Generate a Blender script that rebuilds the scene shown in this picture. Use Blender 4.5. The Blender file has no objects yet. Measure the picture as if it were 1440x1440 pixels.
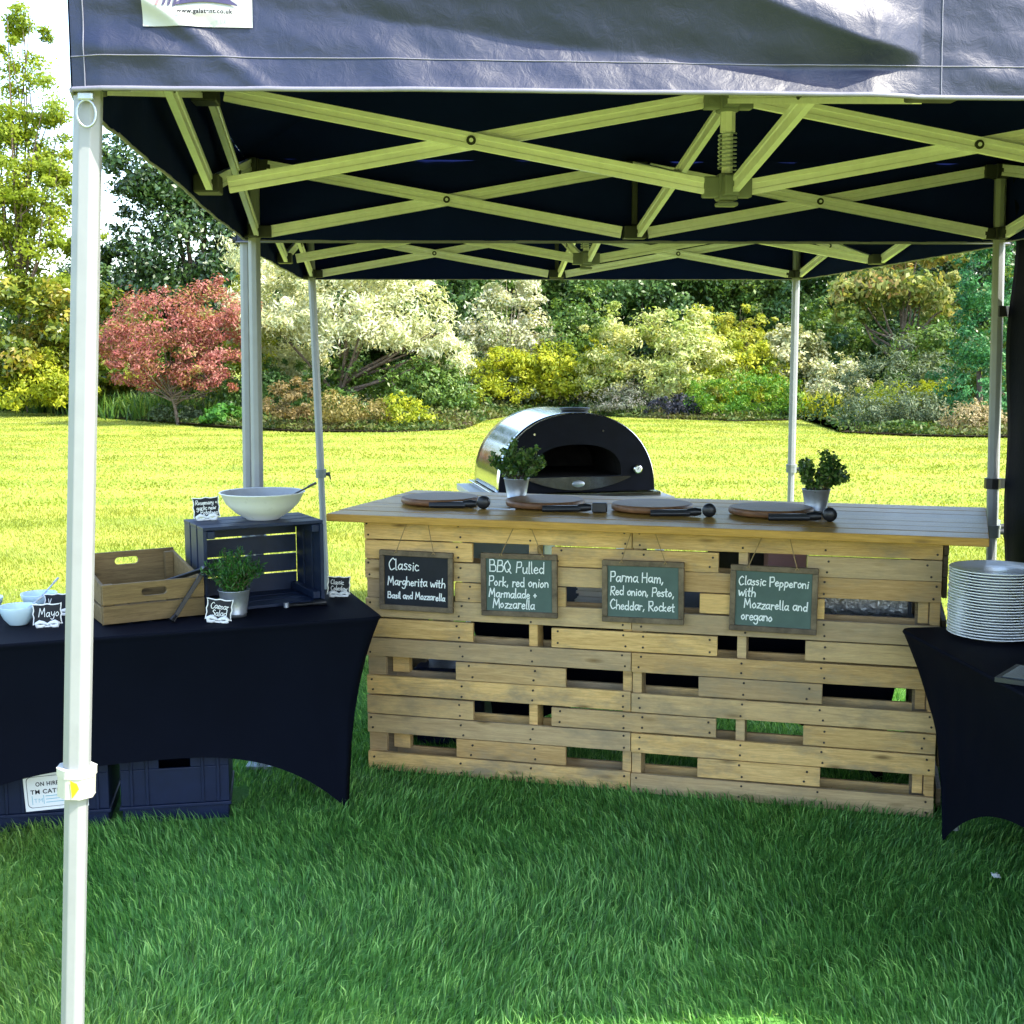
import bpy, math, random
import numpy as np
from mathutils import Vector, Matrix, noise as mnoise

random.seed(7)
rng = np.random.default_rng(11)
SC = bpy.context.scene
COL = SC.collection
RAD = math.radians

# ------------------------------------------------------------------ camera, sky, sun, exposure
F_PX, PITCH, ROLL, CAM_H = 1850.0, 0.1235, 0.0035, 1.70
cam_d = bpy.data.cameras.new('camera')
cam = bpy.data.objects.new('camera', cam_d)
COL.objects.link(cam)
cam_d.sensor_width = 36.0
cam_d.lens = F_PX / 1440 * 36.0
cam_d.clip_start = 0.05
cam_d.clip_end = 2000
_cp, _sp, _c, _s = math.cos(PITCH), math.sin(PITCH), math.cos(ROLL), math.sin(ROLL)
_fw, _up, _rt = Vector((0, _cp, -_sp)), Vector((0, _sp, _cp)), Vector((1, 0, 0))
_r2, _u2 = _rt * _c - _up * _s, _rt * _s + _up * _c
m3 = Matrix((_r2, _u2, -_fw)).transposed()
cam.matrix_world = Matrix.Translation((0, 0, CAM_H)) @ m3.to_4x4()
SC.camera = cam

SUN_DIR = Vector((1.6, -0.74, 2.15)).normalized()
SUN_EL = math.asin(SUN_DIR.z)
SUN_AZ = math.atan2(SUN_DIR.x, SUN_DIR.y)
world = bpy.data.worlds.new('World')
SC.world = world
world.use_nodes = True
wn = world.node_tree
wn.nodes.clear()
sky = wn.nodes.new('ShaderNodeTexSky')
sky.sky_type = 'NISHITA'
sky.sun_disc = False
sky.sun_elevation = SUN_EL
sky.sun_rotation = SUN_AZ
sky.dust_density = 1.5
sky.ozone_density = 1.0
bgn = wn.nodes.new('ShaderNodeBackground')
bgn.inputs['Strength'].default_value = 0.15
won = wn.nodes.new('ShaderNodeOutputWorld')
wn.links.new(sky.outputs[0], bgn.inputs[0])
wn.links.new(bgn.outputs[0], won.inputs[0])

sun_d = bpy.data.lights.new('sun', 'SUN')
sun_d.energy = 2.1
sun_d.angle = RAD(0.5)
sun_d.color = (1.0, 0.93, 0.76)
sun = bpy.data.objects.new('sun', sun_d)
COL.objects.link(sun)
sun.rotation_euler = SUN_DIR.to_track_quat('Z', 'Y').to_euler()
sun.location = (6, -3, 12)

SC.view_settings.view_transform = 'Standard'
SC.view_settings.look = 'None'
SC.view_settings.gamma = 1.0
SC.view_settings.exposure = 2.42
SC.cycles.max_bounces = 8
SC.cycles.transparent_max_bounces = 8

# ------------------------------------------------------------------ materials
def lin(h):
    out = []
    for k in (0, 2, 4):
        c = int(h[k:k + 2], 16) / 255
        out.append(c / 12.92 if c <= 0.04045 else ((c + 0.055) / 1.055) ** 2.4)
    return tuple(out) + (1,)

class NT:
    def __init__(s, name):
        s.m = bpy.data.materials.new(name)
        s.m.use_nodes = True
        s.t = s.m.node_tree
        s.t.nodes.clear()
        s.out = s.n('ShaderNodeOutputMaterial')
    def n(s, kind, **kw):
        x = s.t.nodes.new(kind)
        for k, v in kw.items():
            setattr(x, k, v)
        return x
    def l(s, a, b):
        s.t.links.new(a, b)
    def coords(s, scale=(1, 1, 1), kind='Object', off=None):
        tc = s.n('ShaderNodeTexCoord')
        mp = s.n('ShaderNodeMapping')
        mp.inputs['Scale'].default_value = scale
        s.l(tc.outputs[kind], mp.inputs[0])
        if off is not None:
            s.l(off, mp.inputs['Location'])
        return mp.outputs[0]
    def noise(s, vec, scale, detail=4, rough=.55, dist=0):
        x = s.n('ShaderNodeTexNoise')
        x.inputs['Scale'].default_value = scale
        x.inputs['Detail'].default_value = detail
        x.inputs['Roughness'].default_value = rough
        x.inputs['Distortion'].default_value = dist
        if vec is not None:
            s.l(vec, x.inputs['Vector'])
        return x.outputs[0]
    def ramp(s, fac, stops):
        r = s.n('ShaderNodeValToRGB')
        e = r.color_ramp.elements
        while len(e) < len(stops):
            e.new(0.5)
        for el, (p, c) in zip(e, stops):
            el.position = p
            el.color = c if len(c) == 4 else tuple(c) + (1,)
        s.l(fac, r.inputs[0])
        return r.outputs[0]
    def mix(s, fac, a, b, blend='MIX'):
        x = s.n('ShaderNodeMix', data_type='RGBA', blend_type=blend)
        for val, sock in ((fac, x.inputs[0]), (a, x.inputs[6]), (b, x.inputs[7])):
            if hasattr(val, 'links') or hasattr(val, 'is_linked'):
                s.l(val, sock)
            elif isinstance(val, (int, float)):
                sock.default_value = val
            else:
                sock.default_value = val if len(val) == 4 else tuple(val) + (1,)
        return x.outputs[2]
    def attr(s, name='rnd'):
        a = s.n('ShaderNodeAttribute')
        a.attribute_name = name
        return a.outputs['Fac']
    def bump(s, h, strength=.3, dist=.01):
        b = s.n('ShaderNodeBump')
        b.inputs['Strength'].default_value = strength
        b.inputs['Distance'].default_value = dist
        s.l(h, b.inputs['Height'])
        return b.outputs[0]
    def bsdf(s, color, rough=.5, metal=0, spec=.5, normal=None, **kw):
        p = s.n('ShaderNodeBsdfPrincipled')
        for val, nm in ((color, 'Base Color'), (rough, 'Roughness'), (metal, 'Metallic'), (spec, 'Specular IOR Level')):
            if hasattr(val, 'is_linked'):
                s.l(val, p.inputs[nm])
            elif isinstance(val, (int, float)):
                p.inputs[nm].default_value = val
            else:
                p.inputs[nm].default_value = val if len(val) == 4 else tuple(val) + (1,)
        for k, v in kw.items():
            p.inputs[k.replace('_', ' ')].default_value = v
        if normal is not None:
            s.l(normal, p.inputs['Normal'])
        return p
    def done(s, sh):
        s.l(sh.outputs[0], s.out.inputs[0])
        return s.m

def simple(name, color, rough=.5, metal=0, spec=.5, var=.12, scale=12, bump=0, bscale=200, bdist=.002, **kw):
    t = NT(name)
    v = t.coords()
    n = t.noise(v, scale, 5, .6)
    c = tuple(color[:3])
    col = t.ramp(n, [(.3, tuple(x * (1 - var) for x in c)), (.7, tuple(min(1, x * (1 + var)) for x in c))])
    rr = t.n('ShaderNodeMapRange')
    rr.inputs[3].default_value = max(0.02, rough - .08)
    rr.inputs[4].default_value = min(1, rough + .08)
    t.l(t.noise(v, scale * 2.3, 3), rr.inputs[0])
    nm = t.bump(t.noise(v, bscale, 2), bump, bdist) if bump else None
    p = t.bsdf(col, rr.outputs[0], metal, spec, nm, **kw)
    return t.done(p)

def wood(name, dark, light, grain=(1.2, 16, 16), rough=.7, tint=.35, knots=True, spec=.3, stain=None, coat=0):
    """Boards run along local x; the face attribute rnd gives every board its own tone and grain."""
    t = NT(name)
    a = t.attr()
    sh = t.n('ShaderNodeCombineXYZ')
    mu = t.n('ShaderNodeMath', operation='MULTIPLY')
    t.l(a, mu.inputs[0]); mu.inputs[1].default_value = 37.0
    t.l(mu.outputs[0], sh.inputs[0]); t.l(mu.outputs[0], sh.inputs[2])
    v = t.coords(grain, off=sh.outputs[0])
    g = t.noise(v, 3.2, 6, .65, 1.1)
    g2 = t.noise(v, 14, 4, .7, .3)
    base = t.ramp(g, [(.28, dark), (.5, tuple((x + y) / 2 for x, y in zip(dark, light))), (.72, light)])
    base = t.mix(.35, base, t.ramp(g2, [(.35, tuple(x * .75 for x in dark)), (.65, light)]))
    tone = t.ramp(a, [(0, (1 - tint * .9, 1 - tint, 1 - tint * .95)), (.5, (1, .97, .9)), (1, (1 + tint * .25, 1 + tint * .18, 1))])
    base = t.mix(1, base, tone, 'MULTIPLY')
    if stain:
        m7 = t.n('ShaderNodeMath', operation='MULTIPLY'); t.l(a, m7.inputs[0]); m7.inputs[1].default_value = 7.31
        fr7 = t.n('ShaderNodeMath', operation='FRACT'); t.l(m7.outputs[0], fr7.inputs[0])
        base = t.mix(t.ramp(fr7.outputs[0], [(.58, (0, 0, 0)), (.98, (.45, .45, .45))]), base, t.mix(g, (.20, .17, .125), (.42, .36, .26)))
    if knots:
        kv = t.coords((2.4, 9, 9), off=sh.outputs[0])
        vo = t.n('ShaderNodeTexVoronoi')
        vo.inputs['Scale'].default_value = 1.5
        t.l(kv, vo.inputs['Vector'])
        kf = t.ramp(vo.outputs['Distance'], [(.05, (.9, .9, .9)), (.17, (0, 0, 0))])
        base = t.mix(kf, base, tuple(x * .38 for x in dark[:3]))
    if stain:
        sv = t.coords((1.3, 2.2, 3))
        sf = t.ramp(t.noise(sv, 2.6, 5, .7), [(.47, (0, 0, 0)), (.68, (.85, .85, .85))])
        base = t.mix(sf, base, stain)
    nm = t.bump(g2, .35, .004)
    p = t.bsdf(base, rough, 0, spec, nm, Coat_Weight=coat, Coat_Roughness=.08)
    return t.done(p)

M = {}
M['alu'] = simple('brushed_aluminium', (.86, .87, .90), .34, .1, .6, .06, 30)
M['leg_alu'] = simple('satin_aluminium_leg', (.25, .265, .28), .45, .1, .4, .06, 14)
M['steel'] = simple('polished_steel', (.62, .63, .63), .14, 1, .5, .05, 10)
M['galv'] = simple('galvanised_steel', (.40, .44, .50), .44, .7, .5, .14, 45)
M['plastic_dk'] = simple('dark_grey_plastic', (.025, .028, .03), .5, 0, .4, .1)
M['plastic_grey'] = simple('grey_plastic', (.17, .19, .19), .5, 0, .4, .1)
M['plastic_white'] = simple('off_white_plastic', (.42, .42, .38), .45, 0, .4, .06)
M['black'] = simple('black_nylon', (.008, .009, .011), .38, 0, .5, .2)
M['bin'] = simple('navy_plastic_bin', (.005, .011, .036), .5, 0, .25, .15, 20)
M['white_china'] = simple('white_china', (.80, .82, .83), .16, 0, .5, .02)
M['blue_china'] = simple('pale_blue_glazed_china', (.50, .66, .74), .18, 0, .5, .03)
M['white_enamel'] = simple('white_bowl_glaze', (.74, .76, .74), .3, 0, .5, .03)
M['bowl_in'] = simple('grey_bowl_inside', (.33, .34, .34), .35, 0, .4, .08, 30)
M['paper'] = simple('white_paper', (.78, .79, .78), .6, 0, .3, .03)
M['vinyl'] = simple('grey_white_vinyl', (.36, .38, .37), .5, 0, .3, .05)
M['ink'] = simple('black_ink', (.01, .01, .012), .6, 0, .2, .05)
M['ink_blue'] = simple('pale_blue_ink', (.16, .42, .52), .6, 0, .2, .05)
M['ink_navy'] = simple('navy_print', (.045, .04, .10), .5, 0, .3, .05)
M['ink_red'] = simple('red_print', (.62, .16, .18), .5, 0, .3, .05)
M['ink_grey'] = simple('grey_print', (.16, .17, .19), .5, 0, .3, .05)
M['yellow'] = simple('yellow_sticker', (.85, .62, .01), .5, 0, .3, .05)
M['chalk'] = simple('white_chalk', (.80, .83, .80), .95, 0, .1, .15, 300)
M['twine'] = simple('jute_twine', (.30, .21, .10), .9, 0, .1, .2, 90)
M['nail'] = simple('dark_nail_head', (.045, .035, .03), .55, .5, .4, .3, 60)
M['soil'] = simple('bed_soil', (.035, .025, .016), .95, 0, .1, .35, 3, .6, 20, .05)
M['oven_face'] = simple('black_oven_enamel', (.0035, .0045, .010), .6, 0, .12, .3, 9)
M['oven_in'] = simple('sooty_firebrick', (.012, .011, .010), .9, 0, .1, .5, 14)
M['foil'] = simple('crinkled_foil', (.80, .81, .83), .22, .35, .5, .05, 20, 1, 55, .02)
M['tub'] = simple('pale_blue_plastic_tub', (.45, .60, .66), .4, 0, .4, .05)
M['pink'] = simple('pink_card', (.72, .42, .42), .6, 0, .3, .05)
M['screen'] = simple('dark_glossy_tray', (.03, .05, .07), .12, 0, .5, .1)
M['bark'] = simple('grey_brown_bark', (.13, .10, .075), .9, 0, .1, .4, 8, .8, 25, .04)
M['bark_pale'] = simple('pale_twigs', (.34, .29, .22), .85, 0, .1, .3, 12)
M['slate_dark'] = simple('black_chalkboard', (.012, .014, .018), .7, 0, .3, .3, 9)
M['slate'] = simple('green_grey_chalkboard', (.075, .115, .098), .75, 0, .3, .18, 7)
M['soil_pot'] = simple('potting_soil', (.02, .016, .01), .95, 0, .1, .3, 60)

M['pallet'] = wood('pallet_boards', (.46, .27, .085), (.82, .56, .235), tint=.42, stain=(.27, .21, .125))
M['pallet_dull'] = wood('pallet_blocks', (.15, .11, .065), (.33, .26, .16), tint=.3)
M['counter'] = wood('varnished_counter', (.26, .135, .020), (.52, .30, .066), grain=(.7, 13, 13), rough=.34, tint=.3, spec=.25, coat=.05)
M['crate'] = wood('rustic_crate_boards', (.11, .072, .026), (.27, .19, .08), rough=.7, tint=.25)
M['crate_blue'] = simple('navy_painted_crate', (.007, .017, .046), .5, 0, .3, .2, 9, .25, 60, .002)
M['frame'] = wood('weathered_frame', (.055, .042, .028), (.24, .185, .12), grain=(2, 2, 2), rough=.8, tint=.3, knots=False)
M['board'] = wood('acacia_board', (.075, .032, .014), (.25, .125, .055), grain=(1, 7, 7), rough=.42, tint=.2, knots=False, spec=.3)

def fabric(name, color, rough, sheen, spec, wave=90, strength=.12):
    t = NT(name)
    v = t.coords()
    n = t.noise(v, 3.0, 4)
    col = t.ramp(n, [(.3, tuple(x * .85 for x in color)), (.7, tuple(x * 1.15 for x in color))])
    h = t.noise(v, 28, 6, .65, .6)
    p = t.bsdf(col, rough, 0, spec, t.bump(h, strength, .012), Sheen_Weight=sheen, Sheen_Roughness=.45)
    p.inputs['Sheen Tint'].default_value = (.85, .85, 1, 1)
    return t.done(p)
M['canopy'] = fabric('navy_canopy_fabric', (.0085, .0145, .046), .46, .05, .5, strength=.22)
M['roof_in'] = fabric('navy_roof_fabric', (.0055, .0105, .066), .9, 0, .02)
M['spandex'] = fabric('black_stretch_cloth', (.0018, .0030, .0082), .8, .0, .08, strength=.03)
M['sidewall'] = fabric('black_sidewall_fabric', (.0015, .0025, .009), .7, 0, .06)
M['hem'] = simple('grey_hem_piping', (.17, .17, .22), .5, 0, .4, .1, 40)

def leafmat(name, stops, trans=.35, rough=.5, spec=.3):
    """stops: colours that the face attribute rnd picks between, leaf by leaf."""
    t = NT(name)
    a = t.attr()
    k = len(stops)
    col = t.ramp(a, [(i / max(1, k - 1), tuple(c)) for i, c in enumerate(stops)])
    p = t.bsdf(col, rough, 0, spec)
    tr = t.n('ShaderNodeBsdfTranslucent')
    t.l(t.mix(1, col, (1.25, 1.15, .55), 'MULTIPLY'), tr.inputs[0])
    mx = t.n('ShaderNodeMixShader')
    mx.inputs[0].default_value = trans
    t.l(p.outputs[0], mx.inputs[1]); t.l(tr.outputs[0], mx.inputs[2])
    return t.done(mx)

def lawnmat(name, bladed):
    """Tent shade painted into the colour: deep green near, sunny yellow mown sward beyond."""
    t = NT(name)
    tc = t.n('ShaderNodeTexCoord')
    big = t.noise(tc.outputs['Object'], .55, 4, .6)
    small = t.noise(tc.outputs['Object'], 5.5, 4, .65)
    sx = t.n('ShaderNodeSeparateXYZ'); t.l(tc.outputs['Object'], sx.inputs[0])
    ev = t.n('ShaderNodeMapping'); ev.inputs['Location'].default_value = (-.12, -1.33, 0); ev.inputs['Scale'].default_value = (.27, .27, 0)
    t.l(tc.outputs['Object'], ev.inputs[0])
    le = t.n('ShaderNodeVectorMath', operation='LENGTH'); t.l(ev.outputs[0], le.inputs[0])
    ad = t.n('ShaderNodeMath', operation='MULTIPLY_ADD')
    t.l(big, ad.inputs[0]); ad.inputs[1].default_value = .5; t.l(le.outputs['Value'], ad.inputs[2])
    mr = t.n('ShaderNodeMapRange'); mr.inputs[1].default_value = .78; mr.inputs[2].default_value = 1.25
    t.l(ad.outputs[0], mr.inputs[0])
    shade_green = t.ramp(small, [(.25, (.062, .205, .038)), (.75, (.145, .365, .076))])  # shade under the tents put into the grass colour as deeper green
    sun_yellow = t.ramp(small, [(.25, (.220, .262, .038)), (.75, (.33, .36, .052))])  # mown open lawn, with sunlight put into the colour as extra yellow
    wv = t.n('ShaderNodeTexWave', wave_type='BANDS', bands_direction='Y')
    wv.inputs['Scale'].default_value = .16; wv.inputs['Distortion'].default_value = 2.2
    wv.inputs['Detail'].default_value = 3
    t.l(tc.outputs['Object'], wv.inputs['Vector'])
    sun_yellow = t.mix(t.ramp(wv.outputs[1], [(.2, (0, 0, 0)), (.9, (.6, .6, .6))]), sun_yellow, (.16, .235, .020))
    sun_yellow = t.mix(t.ramp(big, [(.42, (0, 0, 0)), (.70, (.55, .55, .55))]), sun_yellow, (.30, .31, .06))
    col = t.mix(mr.outputs[0], shade_green, sun_yellow)
    if bladed:
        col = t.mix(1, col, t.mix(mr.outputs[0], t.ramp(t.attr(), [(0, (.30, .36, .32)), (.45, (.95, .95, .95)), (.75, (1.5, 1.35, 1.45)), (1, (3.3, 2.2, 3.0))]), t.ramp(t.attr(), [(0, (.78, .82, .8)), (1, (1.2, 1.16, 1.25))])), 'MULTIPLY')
    p = t.bsdf(col, .45 if bladed else .8, 0, .35 if bladed else .1)
    if not bladed:
        t.l(t.bump(t.noise(tc.outputs['Object'], 60, 4), .6, .03), p.inputs['Normal'])
        return t.done(p)
    tr = t.n('ShaderNodeBsdfTranslucent')
    t.l(t.mix(1, col, (1.3, 1.15, .6), 'MULTIPLY'), tr.inputs[0])
    mx = t.n('ShaderNodeMixShader'); mx.inputs[0].default_value = .35
    t.l(p.outputs[0], mx.inputs[1]); t.l(tr.outputs[0], mx.inputs[2])
    return t.done(mx)
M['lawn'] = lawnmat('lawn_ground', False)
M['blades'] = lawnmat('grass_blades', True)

# ------------------------------------------------------------------ mesh helpers
def rotz(a):
    return Matrix.Rotation(a, 3, 'Z')
def euler(x=0, y=0, z=0):
    return Matrix.Rotation(z, 3, 'Z') @ Matrix.Rotation(y, 3, 'Y') @ Matrix.Rotation(x, 3, 'X')

class MB:
    def __init__(s):
        s.v, s.f, s.r, s.mi, s.sm = [], [], [], [], []
    def add(s, vs, fs, rnd=None, mi=0, smooth=False):
        o = len(s.v)
        s.v += [tuple(p) for p in vs]
        r = random.random() if rnd is None else rnd
        for f in fs:
            s.f.append(tuple(i + o for i in f)); s.r.append(r); s.mi.append(mi); s.sm.append(smooth)
        return s
    def box(s, c, d, rot=None, rnd=None, mi=0):
        x, y, z = d[0] / 2, d[1] / 2, d[2] / 2
        pts = [Vector((i * x, j * y, k * z)) for i in (-1, 1) for j in (-1, 1) for k in (-1, 1)]
        if rot is not None:
            pts = [rot @ p for p in pts]
        c = Vector(c)
        return s.add([p + c for p in pts], [(0, 1, 3, 2), (4, 6, 7, 5), (0, 4, 5, 1), (2, 3, 7, 6), (0, 2, 6, 4), (1, 5, 7, 3)], rnd, mi)
    def b2(s, lo, hi, rnd=None, mi=0):
        return s.box([(a + b) / 2 for a, b in zip(lo, hi)], [b - a for a, b in zip(lo, hi)], None, rnd, mi)
    def extrude(s, prof, p0, p1, up=(0, 0, 1), rnd=None, mi=0, smooth=False):
        """A closed 2-D outline (across, up) swept straight from p0 to p1."""
        p0, p1 = Vector(p0), Vector(p1)
        d = (p1 - p0).normalized(); a = d.cross(Vector(up)).normalized(); u = a.cross(d)
        n = len(prof)
        vs = [p + a * q[0] + u * q[1] for p in (p0, p1) for q in prof]
        fs = [(i, (i + 1) % n, n + (i + 1) % n, n + i) for i in range(n)]
        s.add(vs, fs, rnd, mi, smooth)
        return s.add(vs, [tuple(range(n))[::-1], tuple(range(n, 2 * n))], rnd, mi)
    def tube(s, pts, rad, n=8, rnd=None, mi=0, smooth=True, caps=True):
        pts = [Vector(p) for p in pts]
        m = len(pts)
        rs = rad if isinstance(rad, (list, tuple)) else [rad] * m
        vs = []; prev = None
        for i, p in enumerate(pts):
            t = (pts[min(i + 1, m - 1)] - pts[max(i - 1, 0)]).normalized()
            if prev is None:
                a = t.orthogonal().normalized()
            else:
                a = prev - t * prev.dot(t)
                a = a.normalized() if a.length > 1e-6 else t.orthogonal().normalized()
            prev = a; b = t.cross(a)
            for k in range(n):
                w = 2 * math.pi * k / n
                vs.append(p + (a * math.cos(w) + b * math.sin(w)) * rs[i])
        fs = [(i * n + k, i * n + (k + 1) % n, (i + 1) * n + (k + 1) % n, (i + 1) * n + k) for i in range(m - 1) for k in range(n)]
        s.add(vs, fs, rnd, mi, smooth)
        if caps:
            s.add(vs[:n], [tuple(range(n))[::-1]], rnd, mi); s.add(vs[-n:], [tuple(range(n))], rnd, mi)
        return s
    def lathe(s, prof, n=40, c=(0, 0, 0), rnd=None, mi=0, smooth=True, sx=1, sy=1):
        vs = []
        for r, z in prof:
            for k in range(n):
                w = 2 * math.pi * k / n
                vs.append((c[0] + r * math.cos(w) * sx, c[1] + r * math.sin(w) * sy, c[2] + z))
        fs = [(i * n + k, i * n + (k + 1) % n, (i + 1) * n + (k + 1) % n, (i + 1) * n + k) for i in range(len(prof) - 1) for k in range(n)]
        return s.add(vs, fs, rnd, mi, smooth)
    def grid(s, fn, nu, nv, rnd=None, mi=0, smooth=True, closed=False):
        vs = [fn(i / nu, j / nv) for i in range(nu + (0 if closed else 1)) for j in range(nv + 1)]
        k = nv + 1; tot = len(vs)
        fs = [((i * k + j) % tot, ((i + 1) * k + j) % tot, ((i + 1) * k + j + 1) % tot, (i * k + j + 1) % tot) for i in range(nu) for j in range(nv)]
        return s.add(vs, fs, rnd, mi, smooth)
    def build(s, name, mats, parent=None, bevel=0, solid=0, xf=None):
        me = bpy.data.meshes.new(name)
        vs = s.v if xf is None else [tuple(xf @ Vector(p)) for p in s.v]
        me.from_pydata(vs, [], s.f)
        for m in (mats if isinstance(mats, (list, tuple)) else [mats]):
            me.materials.append(m)
        me.polygons.foreach_set('material_index', s.mi)
        me.polygons.foreach_set('use_smooth', s.sm)
        a = me.attributes.new('rnd', 'FLOAT', 'FACE'); a.data.foreach_set('value', s.r)
        me.update()
        o = bpy.data.objects.new(name, me)
        COL.objects.link(o)
        if parent is not None:
            o.parent = parent
        if bevel:
            b = o.modifiers.new('bevel', 'BEVEL'); b.width = bevel; b.segments = 2; b.limit_method = 'ANGLE'; b.angle_limit = RAD(40)
        if solid:
            b = o.modifiers.new('solid', 'SOLIDIFY'); b.thickness = solid; b.offset = 0
        return o

def np_mesh(name, verts, loops, sizes, rnd, mat, parent=None, smooth=False):
    me = bpy.data.meshes.new(name)
    me.vertices.add(len(verts)); me.vertices.foreach_set('co', verts.astype(np.float32).ravel())
    me.loops.add(len(loops)); me.loops.foreach_set('vertex_index', loops.astype(np.int32))
    st = np.concatenate([[0], np.cumsum(sizes)[:-1]]).astype(np.int32)
    me.polygons.add(len(sizes)); me.polygons.foreach_set('loop_start', st)
    me.polygons.foreach_set('loop_total', sizes.astype(np.int32))
    if smooth:
        me.polygons.foreach_set('use_smooth', np.ones(len(sizes), bool))
    a = me.attributes.new('rnd', 'FLOAT', 'FACE'); a.data.foreach_set('value', rnd.astype(np.float32))
    for m in (mat if isinstance(mat, (list, tuple)) else [mat]):
        me.materials.append(m)
    me.update(calc_edges=True)
    o = bpy.data.objects.new(name, me); COL.objects.link(o)
    if parent is not None:
        o.parent = parent
    return o

def tag(o, label=None, cat=None, group=None, kind=None):
    for k, v in (('label', label), ('category', cat), ('group', group), ('kind', kind)):
        if v:
            o[k] = v
    return o
def thing(name, label, cat, loc=(0, 0, 0), rz=0, group=None, rot=None):
    o = bpy.data.objects.new(name, None); COL.objects.link(o)
    o.empty_display_size = .05
    o.location = loc; o.rotation_euler = rot if rot else (0, 0, rz)
    return tag(o, label, cat, group)
def copy_tree(o, parent=None):
    c = o.copy(); COL.objects.link(c)
    if parent is not None:
        c.parent = parent
    for ch in list(o.children):
        copy_tree(ch, c)
    return c

# single-stroke chalk handwriting, cap height 1, x-height about .52
G = {
 'a': (.50, [[(.40, .46), (.20, .52), (.04, .26), (.18, 0), (.38, .22)], [(.42, .52), (.41, .10), (.50, .0)]]),
 'b': (.48, [[(.06, 1), (.05, .02)], [(.05, .30), (.22, .52), (.42, .28), (.24, 0), (.05, .08)]]),
 'c': (.42, [[(.38, .44), (.18, .52), (.04, .26), (.18, 0), (.40, .08)]]),
 'd': (.50, [[(.40, .40), (.18, .50), (.04, .24), (.20, 0), (.40, .18)], [(.42, 1), (.42, .0)]]),
 'e': (.44, [[(.06, .26), (.38, .32), (.22, .53), (.04, .26), (.18, 0), (.40, .10)]]),
 'g': (.48, [[(.40, .46), (.18, .52), (.04, .28), (.20, .06), (.40, .28)], [(.42, .52), (.40, -.22), (.18, -.38), (.04, -.24)]]),
 'h': (.48, [[(.06, 1), (.06, 0)], [(.06, .28), (.24, .50), (.40, .34), (.41, 0)]]),
 'i': (.20, [[(.10, .50), (.10, 0)], [(.10, .74), (.12, .70)]]),
 'k': (.44, [[(.06, 1), (.06, 0)], [(.36, .50), (.08, .24), (.38, 0)]]),
 'l': (.22, [[(.10, 1), (.09, .08), (.18, 0)]]),
 'm': (.72, [[(.06, .52), (.06, 0)], [(.06, .30), (.20, .52), (.32, .36), (.33, 0)], [(.33, .30), (.48, .52), (.60, .36), (.62, 0)]]),
 'n': (.48, [[(.06, .52), (.06, 0)], [(.06, .28), (.24, .52), (.40, .36), (.41, 0)]]),
 'o': (.46, [[(.24, .52), (.05, .30), (.18, .0), (.40, .22), (.26, .52)]]),
 'p': (.48, [[(.08, .52), (.05, -.36)], [(.06, .30), (.24, .54), (.42, .28), (.22, 0), (.07, .08)]]),
 'r': (.36, [[(.07, .52), (.07, 0)], [(.07, .28), (.18, .50), (.34, .46)]]),
 's': (.38, [[(.32, .46), (.16, .52), (.08, .38), (.30, .20), (.22, .02), (.04, .06)]]),
 't': (.36, [[(.18, .86), (.16, .08), (.28, .0)], [(.02, .52), (.34, .55)]]),
 'u': (.48, [[(.06, .52), (.08, .10), (.24, 0), (.40, .24)], [(.41, .52), (.41, .06), (.48, 0)]]),
 'w': (.66, [[(.03, .52), (.16, 0), (.31, .40), (.46, 0), (.62, .54)]]),
 'y': (.46, [[(.05, .52), (.10, .18), (.26, .12), (.40, .34)], [(.42, .54), (.36, -.18), (.16, -.38), (.03, -.26)]]),
 'z': (.42, [[(.04, .50), (.37, .52)], [(.37, .52), (.04, .02)], [(.04, .02), (.40, .04)]]),
 'B': (.62, [[(.08, 1), (.07, 0)], [(.07, .98), (.42, .96), (.44, .62), (.10, .54)], [(.10, .54), (.54, .50), (.52, .06), (.07, .02)]]),
 'C': (.62, [[(.54, .88), (.34, 1.0), (.06, .54), (.26, 0), (.58, .14)]]),
 'H': (.62, [[(.07, 1), (.07, 0)], [(.54, 1), (.54, 0)], [(.07, .50), (.54, .54)]]),
 'M': (.80, [[(.05, 0), (.14, .98)], [(.14, .98), (.38, .30)], [(.38, .30), (.62, 1)], [(.62, 1), (.72, 0)]]),
 'P': (.56, [[(.09, 1), (.08, 0)], [(.08, .96), (.46, .98), (.48, .54), (.10, .46)]]),
 'Q': (.70, [[(.34, 1), (.06, .56), (.28, 0), (.60, .46), (.36, 1)], [(.40, .26), (.66, -.08)]]),
 'R': (.60, [[(.09, 1), (.08, 0)], [(.08, .96), (.46, .98), (.46, .58), (.10, .50)], [(.14, .50), (.54, 0)]]),
 'S': (.52, [[(.46, .88), (.24, 1), (.08, .76), (.42, .40), (.36, .04), (.05, .10)]]),
 'V': (.52, [[(.04, 1), (.22, 0)], [(.22, 0), (.48, 1)]]),
 '+': (.44, [[(.06, .34), (.38, .34)], [(.22, .54), (.22, .12)]]),
 ',': (.22, [[(.12, .08), (.04, -.16)]]),
 '.': (.2, [[(.1, .04), (.12, .0)]]),
 ' ': (.30, []),
}
def smooth_line(p, k=5):
    if len(p) < 3:
        return [Vector(q) for q in p]
    P = [Vector(q) for q in p]
    P = [P[0] * 2 - P[1]] + P + [P[-1] * 2 - P[-2]]
    out = []
    for i in range(1, len(P) - 2):
        for j in range(k):
            t = j / k
            a, b, c, d = P[i - 1:i + 3]
            out.append(.5 * ((2 * b) + (c - a) * t + (2 * a - 5 * b + 4 * c - d) * t * t + (3 * b - a - 3 * c + d) * t ** 3))
    out.append(P[-2])
    return out
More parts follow.
